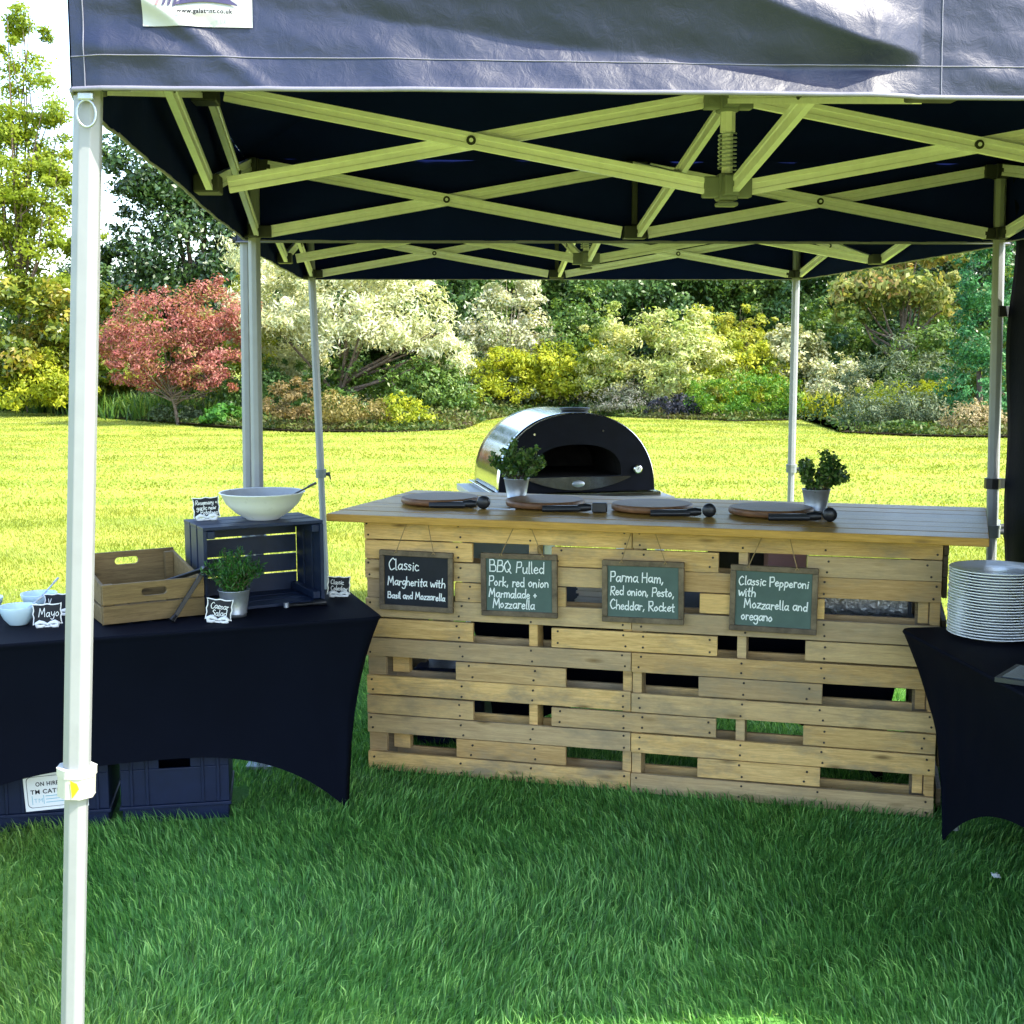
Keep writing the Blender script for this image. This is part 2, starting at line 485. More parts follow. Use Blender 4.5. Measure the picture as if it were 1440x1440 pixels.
def handwriting(lines, size, width, seed=0):
    """lines: (text, x, y, cap height scale); strokes lie in the xz plane facing -y."""
    r = random.Random(seed)
    mb = MB()
    for text, x0, y0, sc in lines:
        x = x0
        for ch in text:
            adv, strokes = G[ch]
            h = size * sc
            jy = r.uniform(-.05, .05) * h; js = h * r.uniform(.93, 1.07); sl = r.uniform(-.02, .1)
            for st in strokes:
                pts = smooth_line(st)
                q = [Vector((x + p[0] * js + p[1] * js * sl, 0, y0 + jy + p[1] * js)) for p in pts]
                vs = []
                for i, p in enumerate(q):
                    t = (q[min(i + 1, len(q) - 1)] - q[max(i - 1, 0)])
                    t = t.normalized() if t.length > 1e-9 else Vector((1, 0, 0))
                    nn = Vector((-t.z, 0, t.x)) * width * .5 * r.uniform(.8, 1.15)
                    e = t * width * .4 * (1 if i == len(q) - 1 else (-1 if i == 0 else 0))
                    vs += [p + nn + e, p - nn + e]
                mb.add(vs, [(2 * i, 2 * i + 1, 2 * i + 3, 2 * i + 2) for i in range(len(q) - 1)])
            x += adv * h * 1.02 + .03 * h
    return mb
def font_mesh(text, size, bold=0.0):
    c = bpy.data.curves.new('lettering', 'FONT')
    c.body = text; c.size = size; c.offset = bold; c.space_character = 1.12
    o = bpy.data.objects.new('lettering', c); COL.objects.link(o)
    me = bpy.data.meshes.new_from_object(o.evaluated_get(bpy.context.evaluated_depsgraph_get()))
    vs = [Vector(v.co) for v in me.vertices]; fs = [tuple(p.vertices) for p in me.polygons]
    bpy.data.objects.remove(o); bpy.data.curves.remove(c); bpy.data.meshes.remove(me)
    return vs, fs

# ------------------------------------------------------------------ ground
def lawn_h(x, y):
    return .035 * math.sin(x * .35 + 1) * math.sin(y * .27) * min(1, max(0, (y - 9) / 10))
gm = MB()
def g_fn(u, v):
    x = (u - .5); y = v
    x = math.copysign(abs(x) ** 2.2, x) * 2 ** 1.2 * 600 * 2
    y = -40 + 40 * min(1, v / .12) if v < .12 else 900 * ((v - .12) / .88) ** 3
    return (x, y, lawn_h(x, y))
gm.grid(g_fn, 90, 140, .5)
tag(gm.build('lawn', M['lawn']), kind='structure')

BED = [(-40, 44), (-24, 42), (-15, 38.3), (-10.5, 33.5), (-6.9, 29.6), (-4.6, 27.4), (-2.3, 26.9), (-1.0, 27.6), (-.6, 31), (.3, 34.6), (1.5, 35.0), (2.6, 32.2),
       (3.9, 31.2), (5.2, 30.4), (6.4, 30.9), (7.0, 31.4), (7.1, 27.2), (6.6, 26.4), (7.6, 25.4), (8.6, 25.0), (10.5, 24.6), (13, 24.4), (22, 24), (40, 25)]
bm_ = MB()
n = len(BED)
bm_.add([(x, y, .03) for x, y in BED] + [(x * 1.4, 70, .03) for x, y in BED], [(i, i + 1, n + i + 1, n + i) for i in range(n - 1)], .5)
tag(bm_.build('flower_bed', M['soil']), kind='structure')

def blades(name, pos, h, w, lean, mat, rnd, hz=None, parent=None):
    """pos (n,2|3) -> bent two-section blades in one mesh."""
    n = len(pos)
    base = np.zeros((n, 3)); base[:, :pos.shape[1]] = pos
    a = rng.uniform(0, 2 * np.pi, n); la = rng.uniform(0, 2 * np.pi, n) if hz is None else hz
    side = np.stack([np.cos(a), np.sin(a), np.zeros(n)], 1) * (w / 2)[:, None]
    ld = np.stack([np.cos(la), np.sin(la), np.zeros(n)], 1) * (lean * h)[:, None]
    up = np.zeros((n, 3)); up[:, 2] = h
    mid = base + up * .58 + ld * .32; tip = base + up * (1 - lean * lean * .35)[:, None] + ld
    V = np.stack([base - side, base + side, mid + side * .8, mid - side * .8, tip], 1).reshape(-1, 3)
    i = np.arange(n)[:, None] * 5
    L = np.concatenate([i + np.array([0, 1, 2, 3]), i + np.array([3, 2, 4])], 1).ravel()
    S = np.tile([4, 3], n)
    return np_mesh(name, V, L, S, np.repeat(rnd, 2), mat, parent)

def scatter(y0, y1, dens, pad, k=.42):
    m = int((y1 - y0) * (2 * (k * y1 + pad)) * dens)
    y = rng.uniform(y0, y1, m); x = rng.uniform(-1, 1, m) * (k * y1 + pad)
    ok = np.abs(x) < k * y + pad
    return np.stack([x[ok], y[ok]], 1)
def npnoise(p, f):
    return (np.sin(p[:, 0] * f + 1.3 * np.sin(p[:, 1] * f * .7)) * np.sin(p[:, 1] * f * 1.1 + 1.7 * np.sin(p[:, 0] * f * .6 + 2)) + 1) / 2
bed_x = np.array([b[0] for b in BED]); bed_y = np.array([b[1] for b in BED])

BINS = [(-1.23, 4.78, .21, .20), (-1.66, 4.72, .26, .20)]
def keep(p):
    ok = np.ones(len(p), bool)
    for cx, cy, hx, hy in BINS:
        ok &= ~((np.abs(p[:, 0] - cx) < hx) & (np.abs(p[:, 1] - cy) < hy))
    return ok
def lawnz(p):
    return .035 * np.sin(p[:, 0] * .35 + 1) * np.sin(p[:, 1] * .27) * np.clip((p[:, 1] - 9) / 10, 0, 1)
def grass(name, y0, y1, dens, pad, h, w):
    p = scatter(y0, y1, dens, pad)
    p = p[keep(p)]
    if y1 > 20:
        p = p[p[:, 1] < np.interp(p[:, 0], bed_x, bed_y) + .15 * rng.standard_normal(len(p))]
    n = len(p)
    hh = h * rng.uniform(.55, 1.25, n) * (.75 + .5 * npnoise(p, 3.1)) * (.85 + .3 * npnoise(p, 9.0))
    comb = 6.28 * npnoise(p, 1.7) + rng.normal(0, .9, n)
    q = np.concatenate([p, (lawnz(p) - .004)[:, None]], 1)
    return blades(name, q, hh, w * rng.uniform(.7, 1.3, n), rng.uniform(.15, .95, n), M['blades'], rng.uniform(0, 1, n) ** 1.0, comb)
tag(grass('shaded_grass', 2.3, 7.0, 8200, .7, .052, .0042), 'thick deep green grass blades in the shade of the tents', 'grass', kind='stuff')
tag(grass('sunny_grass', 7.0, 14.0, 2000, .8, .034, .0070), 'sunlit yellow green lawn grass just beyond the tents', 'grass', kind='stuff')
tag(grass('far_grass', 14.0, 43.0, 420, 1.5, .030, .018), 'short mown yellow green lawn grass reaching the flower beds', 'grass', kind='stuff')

# ------------------------------------------------------------------ planting
def leaf_cloud(name, centres, size, aspect, mat, parent=None, up=.25, out=None, rnd=None, droop=0):
    n = len(centres)
    nr = rng.standard_normal((n, 3))
    if out is not None:
        nr = nr * .75 + out * .9
    nr[:, 2] += up
    nr /= np.linalg.norm(nr, axis=1)[:, None] + 1e-9
    t = rng.standard_normal((n, 3)); t[:, 2] -= droop
    t -= nr * (t * nr).sum(1)[:, None]; t /= np.linalg.norm(t, axis=1)[:, None] + 1e-9
    b = np.cross(nr, t)
    s = size * rng.uniform(.6, 1.35, n)[:, None]
    V = np.stack([centres - t * s * .5, centres + b * s * aspect * .5 - t * s * .05 + nr * s * .07, centres + t * s * .5, centres - b * s * aspect * .5 - t * s * .05 + nr * s * .07], 1).reshape(-1, 3)
    L = np.arange(4 * n)
    r = rng.uniform(0, 1, n) if rnd is None else np.clip(rnd, 0, 1)
    return np_mesh(name, V, L, np.full(n, 4), r, mat, parent)

def crown_points(lobes, n, clumps=26, spread=.30, shell=.55):
    lob = np.array(lobes, float)
    wts = (lob[:, 3] * lob[:, 4] * lob[:, 5]) ** (2 / 3); wts /= wts.sum()
    cs, co, cr = [], [], []
    for l, w in zip(lob, wts):
        k = max(6, int(clumps * len(lob) * w))
        d = rng.standard_normal((k, 3)); d /= np.linalg.norm(d, axis=1)[:, None]
        d[:, 2] = np.where(d[:, 2] < -.5, d[:, 2] * .4, d[:, 2])
        r = shell + (1 - shell) * rng.uniform(0, 1, k) ** .6
        sp = rng.uniform(0, 1, k) < .16
        r = np.where(sp, rng.uniform(1.02, 1.28, k), r)
        cs.append(l[:3] + d * r[:, None] * l[3:6]); co.append(d); cr.append(np.where(sp, .5, 1.0) * l[3:6].mean() * spread * rng.uniform(.7, 1.25, k))
    cs, co, cr = np.concatenate(cs), np.concatenate(co), np.concatenate(cr)
    tone = rng.uniform(0, 1, len(cs))
    i = rng.integers(0, len(cs), n)
    g = rng.standard_normal((n, 3)); g /= np.linalg.norm(g, axis=1)[:, None]
    g *= (rng.uniform(0, 1, n) ** .6)[:, None] * 1.15
    p = cs[i] + g * cr[i][:, None] * np.array([1.15, 1.15, .8])
    return p, co[i] + g * .6, np.clip(tone[i] * .55 + rng.uniform(0, .45, n), 0, 1)

def plant(name, label, cat, loc, lobes, n, leaf, aspect, mat, trunk=None, group=None, clumps=26, spread=.30, shell=.55, up=.25, droop=0, zmin=.02):
    t = thing(name, label, cat, (loc[0], loc[1], 0), 0, group)
    p, o, r = crown_points(lobes, n, clumps, spread, shell)
    p[:, 2] = np.maximum(p[:, 2], zmin + rng.uniform(0, .1, n))
    leaf_cloud('crown', p, leaf, aspect, mat, t, up, o, r, droop)
    if trunk:
        r0, h0, bark, nb = trunk
        mb = MB()
        top = Vector(lobes[0][:3])
        path = [Vector((0, 0, -.05)), Vector((random.uniform(-.1, .1) * h0, 0, h0 * .5)), Vector((top.x * .6, top.y * .6, h0)), top]
        mb.tube(path, [r0, r0 * .8, r0 * .65, r0 * .2], 8)
        for k in range(nb):
            l = random.choice(lobes)
            a = Vector((random.gauss(0, 1), random.gauss(0, 1), random.gauss(.2, .8))).normalized()
            e = Vector(l[:3]) + Vector((a.x * l[3], a.y * l[4], a.z * l[5])) * .85
            s0 = path[1].lerp(path[2], random.uniform(0, 1.0))
            mid = s0.lerp(e, .5) + Vector((random.uniform(-.1, .1), random.uniform(-.1, .1), random.uniform(-.15, .1))) * h0
            mb.tube([s0, mid, e], [r0 * .5, r0 * .3, r0 * .08], 6)
        mb.build('trunk', bark, t)
    return t

def L(*hx):
    return [lin(h)[:3] for h in hx]
def dk(cols, k):
    return [tuple(x * k for x in c) for c in cols]
LM = {
 'airy': leafmat('yellow_green_young_leaves', [(.12, .18, .014), (.23, .31, .024), (.36, .42, .045)], .5),
 'laurel': leafmat('laurel_leaves', [(.035, .07, .010), (.11, .16, .018), (.26, .27, .03), (.32, .22, .05)], .35, .35, .5),
 'dark': leafmat('dark_evergreen_leaves', [(.016, .044, .012), (.036, .082, .018), (.10, .165, .045)], .2, .28, .6),
 'darkb': leafmat('deep_green_leaves', [(.020, .058, .014), (.055, .125, .024), (.13, .21, .05)], .3, .4, .4),
 'mid': leafmat('mid_green_leaves', [(.04, .10, .016), (.10, .185, .028), (.19, .26, .05)], .35, .4, .4),
 'red': leafmat('red_pink_leaves', [(.14, .18, .03), (.25, .20, .05), (.30, .09, .08), (.38, .15, .12), (.26, .06, .07), (.44, .24, .18), (.32, .10, .11)], .35),
 'silver': leafmat('pale_silver_leaves', [(.28, .32, .15), (.47, .51, .29), (.63, .65, .44), (.76, .76, .62)], .35, .5, .3),
 'white': leafmat('white_pink_blossom', [(.09, .13, .04), (.33, .38, .18), (.60, .60, .44), (.66, .66, .54)], .35),
 'yel': leafmat('bright_yellow_green_leaves', [(.14, .20, .012), (.30, .36, .022), (.50, .50, .04)], .45),
 'varieg': leafmat('variegated_cream_leaves', [(.13, .20, .03), (.31, .39, .08), (.54, .56, .28), (.44, .44, .08)], .4),
 'lav': leafmat('grey_lavender_foliage', [(.06, .085, .05), (.14, .16, .11), (.24, .22, .22)], .25),
 'purple': leafmat('dark_purple_foliage', [(.012, .013, .020), (.025, .027, .040), (.05, .05, .06)], .15),
 'dome': leafmat('fresh_green_juniper', [(.03, .12, .010), (.09, .22, .014), (.28, .38, .03)], .35),
 'gold': leafmat('golden_leaves', [(.18, .22, .018), (.34, .39, .04), (.48, .45, .12)], .45),
 'cream': leafmat('cream_flower_heads', [(.10, .16, .04), (.40, .42, .22), (.60, .58, .36)], .35),
 'warm': leafmat('orange_tinged_leaves', [(.05, .10, .02), (.13, .20, .035), (.28, .31, .08), (.40, .37, .12), (.44, .22, .08)], .4),
 'conifer': leafmat('cypress_sprays', [(.016, .085, .024), (.034, .15, .038), (.08, .24, .06)], .15, .5, .3),
 'grey': leafmat('grey_green_leaves', [(.04, .075, .035), (.10, .14, .07), (.19, .23, .12)], .3),
 'peach': leafmat('peach_heather', [(.10, .11, .05), (.34, .27, .14), (.46, .38, .22)], .3),
 'brown': leafmat('bronze_leaves', [(.07, .07, .03), (.19, .14, .055), (.28, .21, .09)], .35),
 'olive': leafmat('olive_leaves', [(.09, .085, .02), (.20, .17, .045), (.28, .22, .07)], .35),
 'strap': leafmat('strap_leaves', [(.03, .085, .016), (.07, .16, .025), (.16, .24, .04)], .4),
 'gerbed': leafmat('low_green_leaves', [(.025, .10, .012), (.05, .17, .02), (.10, .24, .03)], .35),
 'ground': leafmat('ground_cover_leaves', [(.012, .035, .010), (.03, .07, .014), (.06, .11, .02), (.12, .14, .03), (.10, .08, .04)], .3),
 'potA': leafmat('box_plant_leaves', [(.014, .055, .012), (.045, .12, .022), (.18, .28, .07)], .25, .35, .5),
 'potB': leafmat('rosemary_needles', [(.012, .075, .010), (.03, .14, .016), (.07, .22, .03)], .3, .4, .4),
}
# trees and shrubs beyond the lawn
plant('airy_tree', 'tall thin yellow green tree with open branches against the sky', 'tree', (-13.3, 36.4),
      [(0, 0, 6.2, 1.4, 1.2, 1.6), (.5, 0, 8.4, .9, .8, 1.6), (-.9, .3, 5.0, 1.1, 1, 1.3), (.9, -.2, 4.8, 1.1, .9, 1.1), (-.7, 0, 7.6, 1.0, .9, 1.1), (.2, 0, 10.4, .5, .45, 1.1), (.5, 0, 3.6, 1.5, 1, 1.0), (1.0, 0, 6.6, .8, .7, .9)],
      36000, .115, .5, LM['airy'], (.09, 4.6, M['bark'], 26), clumps=28, spread=.30, shell=.3)
plant('airy_tree', 'broad yellow green tree at the far left beside the thin open one', 'tree', (-15.2, 34),
      [(0, 0, 4.8, 1.6, 1.4, 2.0), (-.8, 0, 7.0, 1.2, 1.2, 1.6), (.8, 0, 6.4, 1.0, 1, 1.3)], 15000, .125, .5, LM['airy'], (.12, 4, M['bark'], 14), clumps=18, spread=.3, shell=.35)
plant('laurel_bush', 'glossy yellow green laurel bush under the thin open tree', 'shrub', (-12.3, 34.5),
      [(0, 0, 1.6, 1.5, 1, 1.5), (1.1, .2, 2.4, 1.0, .9, 1.2), (-1.1, 0, 2.2, 1.2, 1, 1.3), (2.0, .3, 1.3, .9, .8, 1.2)], 9000, .20, .5, LM['laurel'], clumps=20)
plant('laurel_bush', 'bright young laurel growing between the front tent leg and the red shrub', 'shrub', (-10.2, 34.8),
      [(0, 0, 1.2, .9, .8, 1.2), (.4, 0, 2.0, .7, .7, .9)], 3600, .19, .5, LM['laurel'], clumps=20)
plant('evergreen_tree', 'big dark glossy evergreen tree rising behind the red shrub', 'tree', (-9.0, 38),
      [(0, 0, 4.2, 2.3, 1.8, 2.6), (-1.0, -.3, 6.6, 1.3, 1.2, 1.6), (1.4, 0, 6.2, 1.8, 1.5, 2.0), (-1.6, -.5, 3.0, 1.1, 1.2, 1.9), (1.8, -.4, 2.6, 1.5, 1.2, 2.0), (.3, 0, 7.6, 1.3, 1.2, 1.0), (2.6, .3, 5.0, 1.2, 1.0, 1.6)],
      60000, .16, .5, LM['dark'], (.22, 2.5, M['bark'], 6), clumps=60, spread=.30, shell=.35)
plant('red_shrub', 'spreading shrub with red and pink leaves over bare branches', 'shrub', (-7.75, 30.6),
      [(-.3, 0, 2.2, 1.45, 1.1, .8), (.75, 0, 2.6, 1.05, 1, .7), (-1.25, 0, 1.8, .85, .8, .7), (1.0, .2, 1.7, .9, .8, .6), (0, -.5, 1.45, 1.35, .7, .55), (-.5, 0, 1.0, 1.1, .6, .35), (.7, -.3, 1.0, .8, .6, .4)],
      24000, .085, .4, LM['red'], (.045, .8, M['bark'], 24), clumps=40, spread=.25)
plant('silver_tree', 'wide pale silvery white tree in the middle of the border', 'tree', (-4.1, 31.6),
      [(0, 0, 2.5, 1.9, 1.4, 1.3), (-1.5, 0, 2.7, 1.3, 1.2, 1.2), (1.5, 0, 2.2, 1.35, 1.2, 1.2), (.4, 0, 3.7, 1.6, 1.2, .9), (-1.6, .2, 3.9, 1.1, 1, .9), (2.3, 0, 1.6, .8, .8, .9)],
      30000, .14, .26, LM['silver'], (.10, 1.0, M['bark'], 14), clumps=48, spread=.24, droop=.6)
plant('green_shrub', 'dark green shrub growing under the pale silvery tree', 'shrub', (-3.4, 31.6),
      [(0, 0, .6, 1.6, .8, .75), (1.6, .2, .7, 1.0, .7, .8), (-1.4, 0, .6, 1.0, .7, .7)], 6500, .13, .4, LM['mid'], clumps=28)
plant('bronze_bush', 'small bronze bush at the front of the bed beside the thin back tent leg', 'shrub', (-4.75, 28.2),
      [(0, 0, .5, .5, .5, .5), (.2, 0, .8, .35, .35, .3)], 2600, .085, .4, LM['brown'], clumps=22)
plant('olive_bush', 'rounded olive brown bush right of the bronze bush', 'shrub', (-3.4, 27.9),
      [(0, 0, .35, .75, .6, .45), (-.35, 0, .45, .45, .45, .35), (.4, 0, .3, .5, .45, .35)], 3600, .075, .4, LM['olive'], clumps=30)
plant('yellow_bush', 'small bright yellow green bush at the tip of the bed', 'shrub', (-2.25, 27.9),
      [(0, 0, .3, .5, .45, .4), (.35, 0, .2, .35, .35, .28), (-.2, 0, .5, .3, .3, .25)], 2400, .08, .45, LM['yel'], clumps=24)
plant('blossom_shrub', 'tall shrub covered in pinkish white blossom right of the silvery tree', 'shrub', (-.1, 37.5),
      [(0, 0, 2.2, 1.2, .9, 1.2), (.8, 0, 1.7, .9, .8, .9), (-.8, 0, 1.6, .8, .8, 1.1), (.2, 0, 3.3, .8, .7, .8)], 9500, .13, .42, LM['white'], (.05, .8, M['bark_pale'], 16), clumps=26, spread=.28)
plant('yellow_bush', 'large yellow green bush behind the oven', 'shrub', (1.3, 36.3),
      [(0, 0, .9, 1.3, .9, .9), (.8, 0, 1.3, .8, .8, .7), (-.7, 0, 1.1, .8, .8, .6)], 8500, .12, .45, LM['yel'], clumps=26)
plant('grey_shrub', 'low grey green shrub left of the large yellow green bush', 'shrub', (-1.0, 36.2),
      [(0, 0, .5, 1.1, .6, .55), (1.0, 0, .45, .8, .6, .5), (-.9, 0, .55, .7, .6, .6)], 4800, .12, .4, LM['grey'], clumps=26)
plant('variegated_shrub', 'tall cream and white variegated shrub behind the grey lavender', 'shrub', (3.6, 35.2),
      [(0, 0, 1.5, 1.3, .9, 1.1), (-.7, 0, 2.2, .8, .7, .7), (.8, 0, 2.0, .9, .8, .8), (-1.2, 0, 1.0, .7, .7, .8)], 11000, .12, .42, LM['varieg'], clumps=28)
plant('lavender_bush', 'grey lavender bush right of the oven top', 'shrub', (2.75, 32.9),
      [(0, 0, .4, .6, .5, .42), (.4, 0, .35, .45, .4, .35), (-.45, 0, .35, .45, .4, .35)], 3600, .085, .22, LM['lav'], clumps=34, up=.7)
plant('purple_bush', 'low dark purple mound beside the grey lavender', 'shrub', (4.0, 32.0),
      [(0, 0, .24, .62, .45, .34), (.2, 0, .3, .4, .4, .26)], 3600, .07, .45, LM['purple'], clumps=34)
plant('dome_shrub', 'wide bright green dome of clipped shrub at the lawn edge', 'shrub', (5.6, 31.9),
      [(0, 0, .45, 1.3, .8, .65), (-.6, 0, .45, .8, .7, .55), (.7, 0, .4, .8, .7, .55)], 9500, .085, .35, LM['dome'], clumps=60, spread=.2, shell=.8)
plant('golden_shrub', 'golden leaved shrub with upright tips above the green dome', 'shrub', (6.0, 36.4),
      [(0, 0, 1.7, 1.1, .8, .7), (.8, 0, 2.1, .6, .5, .45), (-.8, 0, 2.1, .7, .6, .6), (.2, 0, 2.6, .25, .25, .45)], 6500, .12, .4, LM['gold'], (.05, .9, M['bark'], 10), clumps=26)
plant('cream_shrub', 'shrub with creamy flower heads beside the right back tent leg', 'shrub', (7.4, 34.4),
      [(0, 0, 1.2, .8, .7, 1.0), (.4, 0, .8, .7, .6, .7), (-.1, 0, 1.9, .6, .5, .4)], 5500, .13, .5, LM['cream'], clumps=24)
for k, (x, y, w, h, mat, lab) in enumerate([
        (-3.2, 40.5, 2.6, 7.2, 'darkb', 'dark green woodland tree standing behind the pale silvery tree'),
        (.3, 42.0, 2.6, 7.4, 'mid', 'mid green woodland tree standing behind the white blossom shrub'),
        (3.6, 41.0, 2.7, 7.0, 'darkb', 'dark green woodland tree standing behind the variegated shrub'),
        (7.0, 42.0, 2.8, 7.6, 'mid', 'mid green woodland tree standing behind the golden shrub'),
        (10.4, 41.0, 2.8, 7.4, 'darkb', 'dark green woodland tree standing behind the creamy shrub and back tent leg'),
        (14.0, 40.0, 2.8, 7.2, 'dark', 'very dark woodland tree standing behind the tall conifer'),
        (18.5, 40.0, 3.0, 7.4, 'darkb', 'dark green woodland tree at the far right of the border'),
        (-5.8, 42.5, 2.6, 7.0, 'mid', 'mid green woodland tree standing between the dark evergreen and the silvery tree'),
        (-13.6, 44.0, 2.8, 4.6, 'dark', 'low dark woodland tree standing behind the glossy laurel'),
        (-18.5, 42.0, 2.6, 4.2, 'mid', 'mid green tree at the far left of the border')]):
    plant('woodland_tree', lab, 'tree', (x, y),
          [(0, 0, h * .55, w * .85, 1.6, h * .3), (-w * .45, -.5, h * .35, w * .6, 1.3, h * .3), (w * .5, -.4, h * .38, w * .6, 1.3, h * .3), (0, 0, h * .8, w * .6, 1.2, h * .2), (w * .1, -.8, h * .18, w * 1.0, 1.0, h * .18), (-w * .5, .3, h * .12, w * .8, 1.0, h * .16)],
          44000, .145, .5, LM[mat], (.16, h * .3, M['bark'], 8), 'woodland trees behind the border', clumps=60, spread=.21)
plant('orange_tree', 'loose tree with orange tinged leaves left of the tall conifer', 'tree', (10.2, 34.6),
      [(0, 0, 3.3, 1.6, 1.2, .9), (1.0, 0, 2.7, 1.0, .9, .7), (-1.0, 0, 2.8, .9, .9, .8), (.5, -.3, 4.3, 1.3, 1, .7)], 8500, .17, .5, LM['warm'], (.09, 2, M['bark'], 16), clumps=22, spread=.3)
plant('dark_shrub', 'dark green shrub filling the space under the orange tinged tree', 'shrub', (9.6, 36.0),
      [(0, 0, 1.2, 1.6, 1, 1.2), (1.5, 0, 1.2, 1.2, .9, 1.2)], 9000, .15, .5, LM['darkb'], clumps=34)
plant('conifer', 'tall narrow dark green conifer beside the right tent leg', 'tree', (9.75, 27.6),
      [(0, 0, .75, .85, .8, .8), (.1, 0, 1.8, .72, .7, .9), (.15, 0, 2.9, .64, .6, .9), (.2, 0, 4.1, .55, .5, .9), (.2, 0, 5.3, .45, .45, .9), (.2, 0, 6.5, .3, .3, .9)], 20000, .085, .4, LM['conifer'], (.08, 1.2, M['bark'], 0), clumps=60, spread=.2, shell=.8, up=.6)
plant('mixed_shrub', 'loose grey green flowering shrub in the bed left of the conifer', 'shrub', (8.9, 30.4),
      [(0, 0, .8, 1.1, .8, .8), (-.7, 0, .7, .7, .7, .7), (.7, 0, 1.0, .6, .6, .7), (0, 0, 1.5, .5, .5, .5)], 6500, .105, .3, LM['grey'], clumps=30, up=.6)
plant('yellow_bush', 'yellow flowering clump in front of the loose grey green shrub', 'shrub', (8.6, 29.0),
      [(0, 0, .6, .9, .5, .35), (.7, 0, .65, .5, .4, .35)], 2600, .085, .4, LM['yel'], clumps=24, up=.5)
plant('grey_shrub', 'low dark grey green shrub along the lawn at the right', 'shrub', (7.9, 27.2),
      [(0, 0, .36, .9, .6, .42), (-.6, 0, .32, .5, .5, .36), (.6, 0, .38, .6, .5, .42)], 5600, .075, .35, LM['grey'], clumps=40)
plant('peach_bush', 'low peach coloured heather mound at the foot of the conifer', 'shrub', (9.05, 26.2),
      [(0, 0, .26, .55, .45, .34), (.4, 0, .22, .4, .4, .3)], 3200, .06, .4, LM['peach'], clumps=40)
plant('low_plant', 'small bright green plant at the lawn edge below the grey green shrub', 'plant', (7.95, 26.1),
      [(0, 0, .08, .3, .2, .13)], 500, .08, .6, LM['gerbed'], clumps=16)
plant('low_plant', 'rounded bright green leafy plant at the lawn edge under the red shrub', 'plant', (-6.55, 29.8),
      [(0, 0, .22, .5, .35, .28), (.3, 0, .18, .3, .3, .22)], 1500, .11, .7, LM['gerbed'], clumps=22)
plant('low_plant', 'bluish low plant at the lawn edge left of the rounded leafy one', 'plant', (-7.9, 31.0),
      [(0, 0, .2, .6, .35, .25), (.5, 0, .18, .4, .3, .2)], 1500, .09, .4, LM['grey'], clumps=22)
for (nm, lab, x, y, h, w, n_, lf, mt) in [
        ('laurel_bush', 'bright yellow green bush at the far left edge of the border', -14.6, 37.0, 2.6, 1.7, 9000, .15, 'yel'),
        ('laurel_bush', 'leafy yellow green bush in front of the thin open tree trunk', -11.9, 35.2, 2.9, 1.5, 12000, .15, 'laurel'),
        ('yellow_bush', 'sunny yellow green bush low at the left, before the thin open tree', -12.1, 34.2, 1.7, 1.2, 8000, .12, 'yel'),
        ('green_shrub', 'mid green shrub behind the trunk of the thin open tree', -12.9, 36.8, 3.6, 1.7, 12000, .14, 'mid'),
        ('green_shrub', 'mid green shrub filling the gap between front tent leg and red shrub', -10.3, 37.2, 3.0, 1.4, 9000, .14, 'mid'),
        ('yellow_bush', 'yellow green shrub peeping out above the right of the red shrub', -6.6, 32.5, 3.5, .8, 5000, .10, 'yel'),
        ('green_shrub', 'deep green shrub beneath the right side of the red shrub', -6.1, 31.4, 1.5, 1.0, 6500, .10, 'darkb'),
        ('silver_shrub', 'pale silvery shrub squeezed between the red shrub and the silvery tree', -5.9, 33.5, 4.0, 1.2, 11000, .12, 'silver'),
        ('green_shrub', 'light green shrub at the right foot of the silvery tree', -1.9, 31.2, 1.5, 1.1, 7500, .10, 'mid'),
        ('yellow_bush', 'bright yellow green shrub beneath the white blossom shrub', -.4, 35.9, 1.7, 1.2, 8000, .11, 'yel'),
        ('green_shrub', 'fresh green shrub between white blossom and variegated shrubs', 1.9, 37.2, 3.3, 1.2, 10000, .12, 'mid'),
        ('variegated_shrub', 'cream flecked shrub behind the dark purple mound', 4.7, 34.0, 2.2, 1.2, 9000, .11, 'varieg'),
        ('yellow_bush', 'yellow green shrub directly above the green dome', 5.9, 34.3, 1.9, 1.5, 9500, .11, 'yel'),
        ('green_shrub', 'mid green shrub right of the golden one', 8.6, 37.0, 3.1, 1.3, 10000, .13, 'mid'),
        ('green_shrub', 'mid green shrub at the foot of the orange tinged tree', 10.4, 33.0, 2.3, 1.3, 9000, .12, 'mid'),
        ('blossom_shrub', 'white flecked shrub just right of the creamy flower heads', 8.2, 33.2, 1.5, .8, 4200, .10, 'white'),
        ('green_shrub', 'mid green shrub partly behind the tall conifer', 12.4, 31.0, 3.6, 1.6, 10000, .14, 'mid')]:
    plant(nm, lab, 'shrub', (x, y), [(0, 0, h * .5, w * .85, .9, h * .46), (-w * .5, -.2, h * .32, w * .6, .7, h * .36), (w * .5, -.1, h * .36, w * .6, .7, h * .38), (w * .15, .1, h * .8, w * .4, .6, h * .24)],
          n_, lf, .42, LM[mt], None, None, 34, .26)
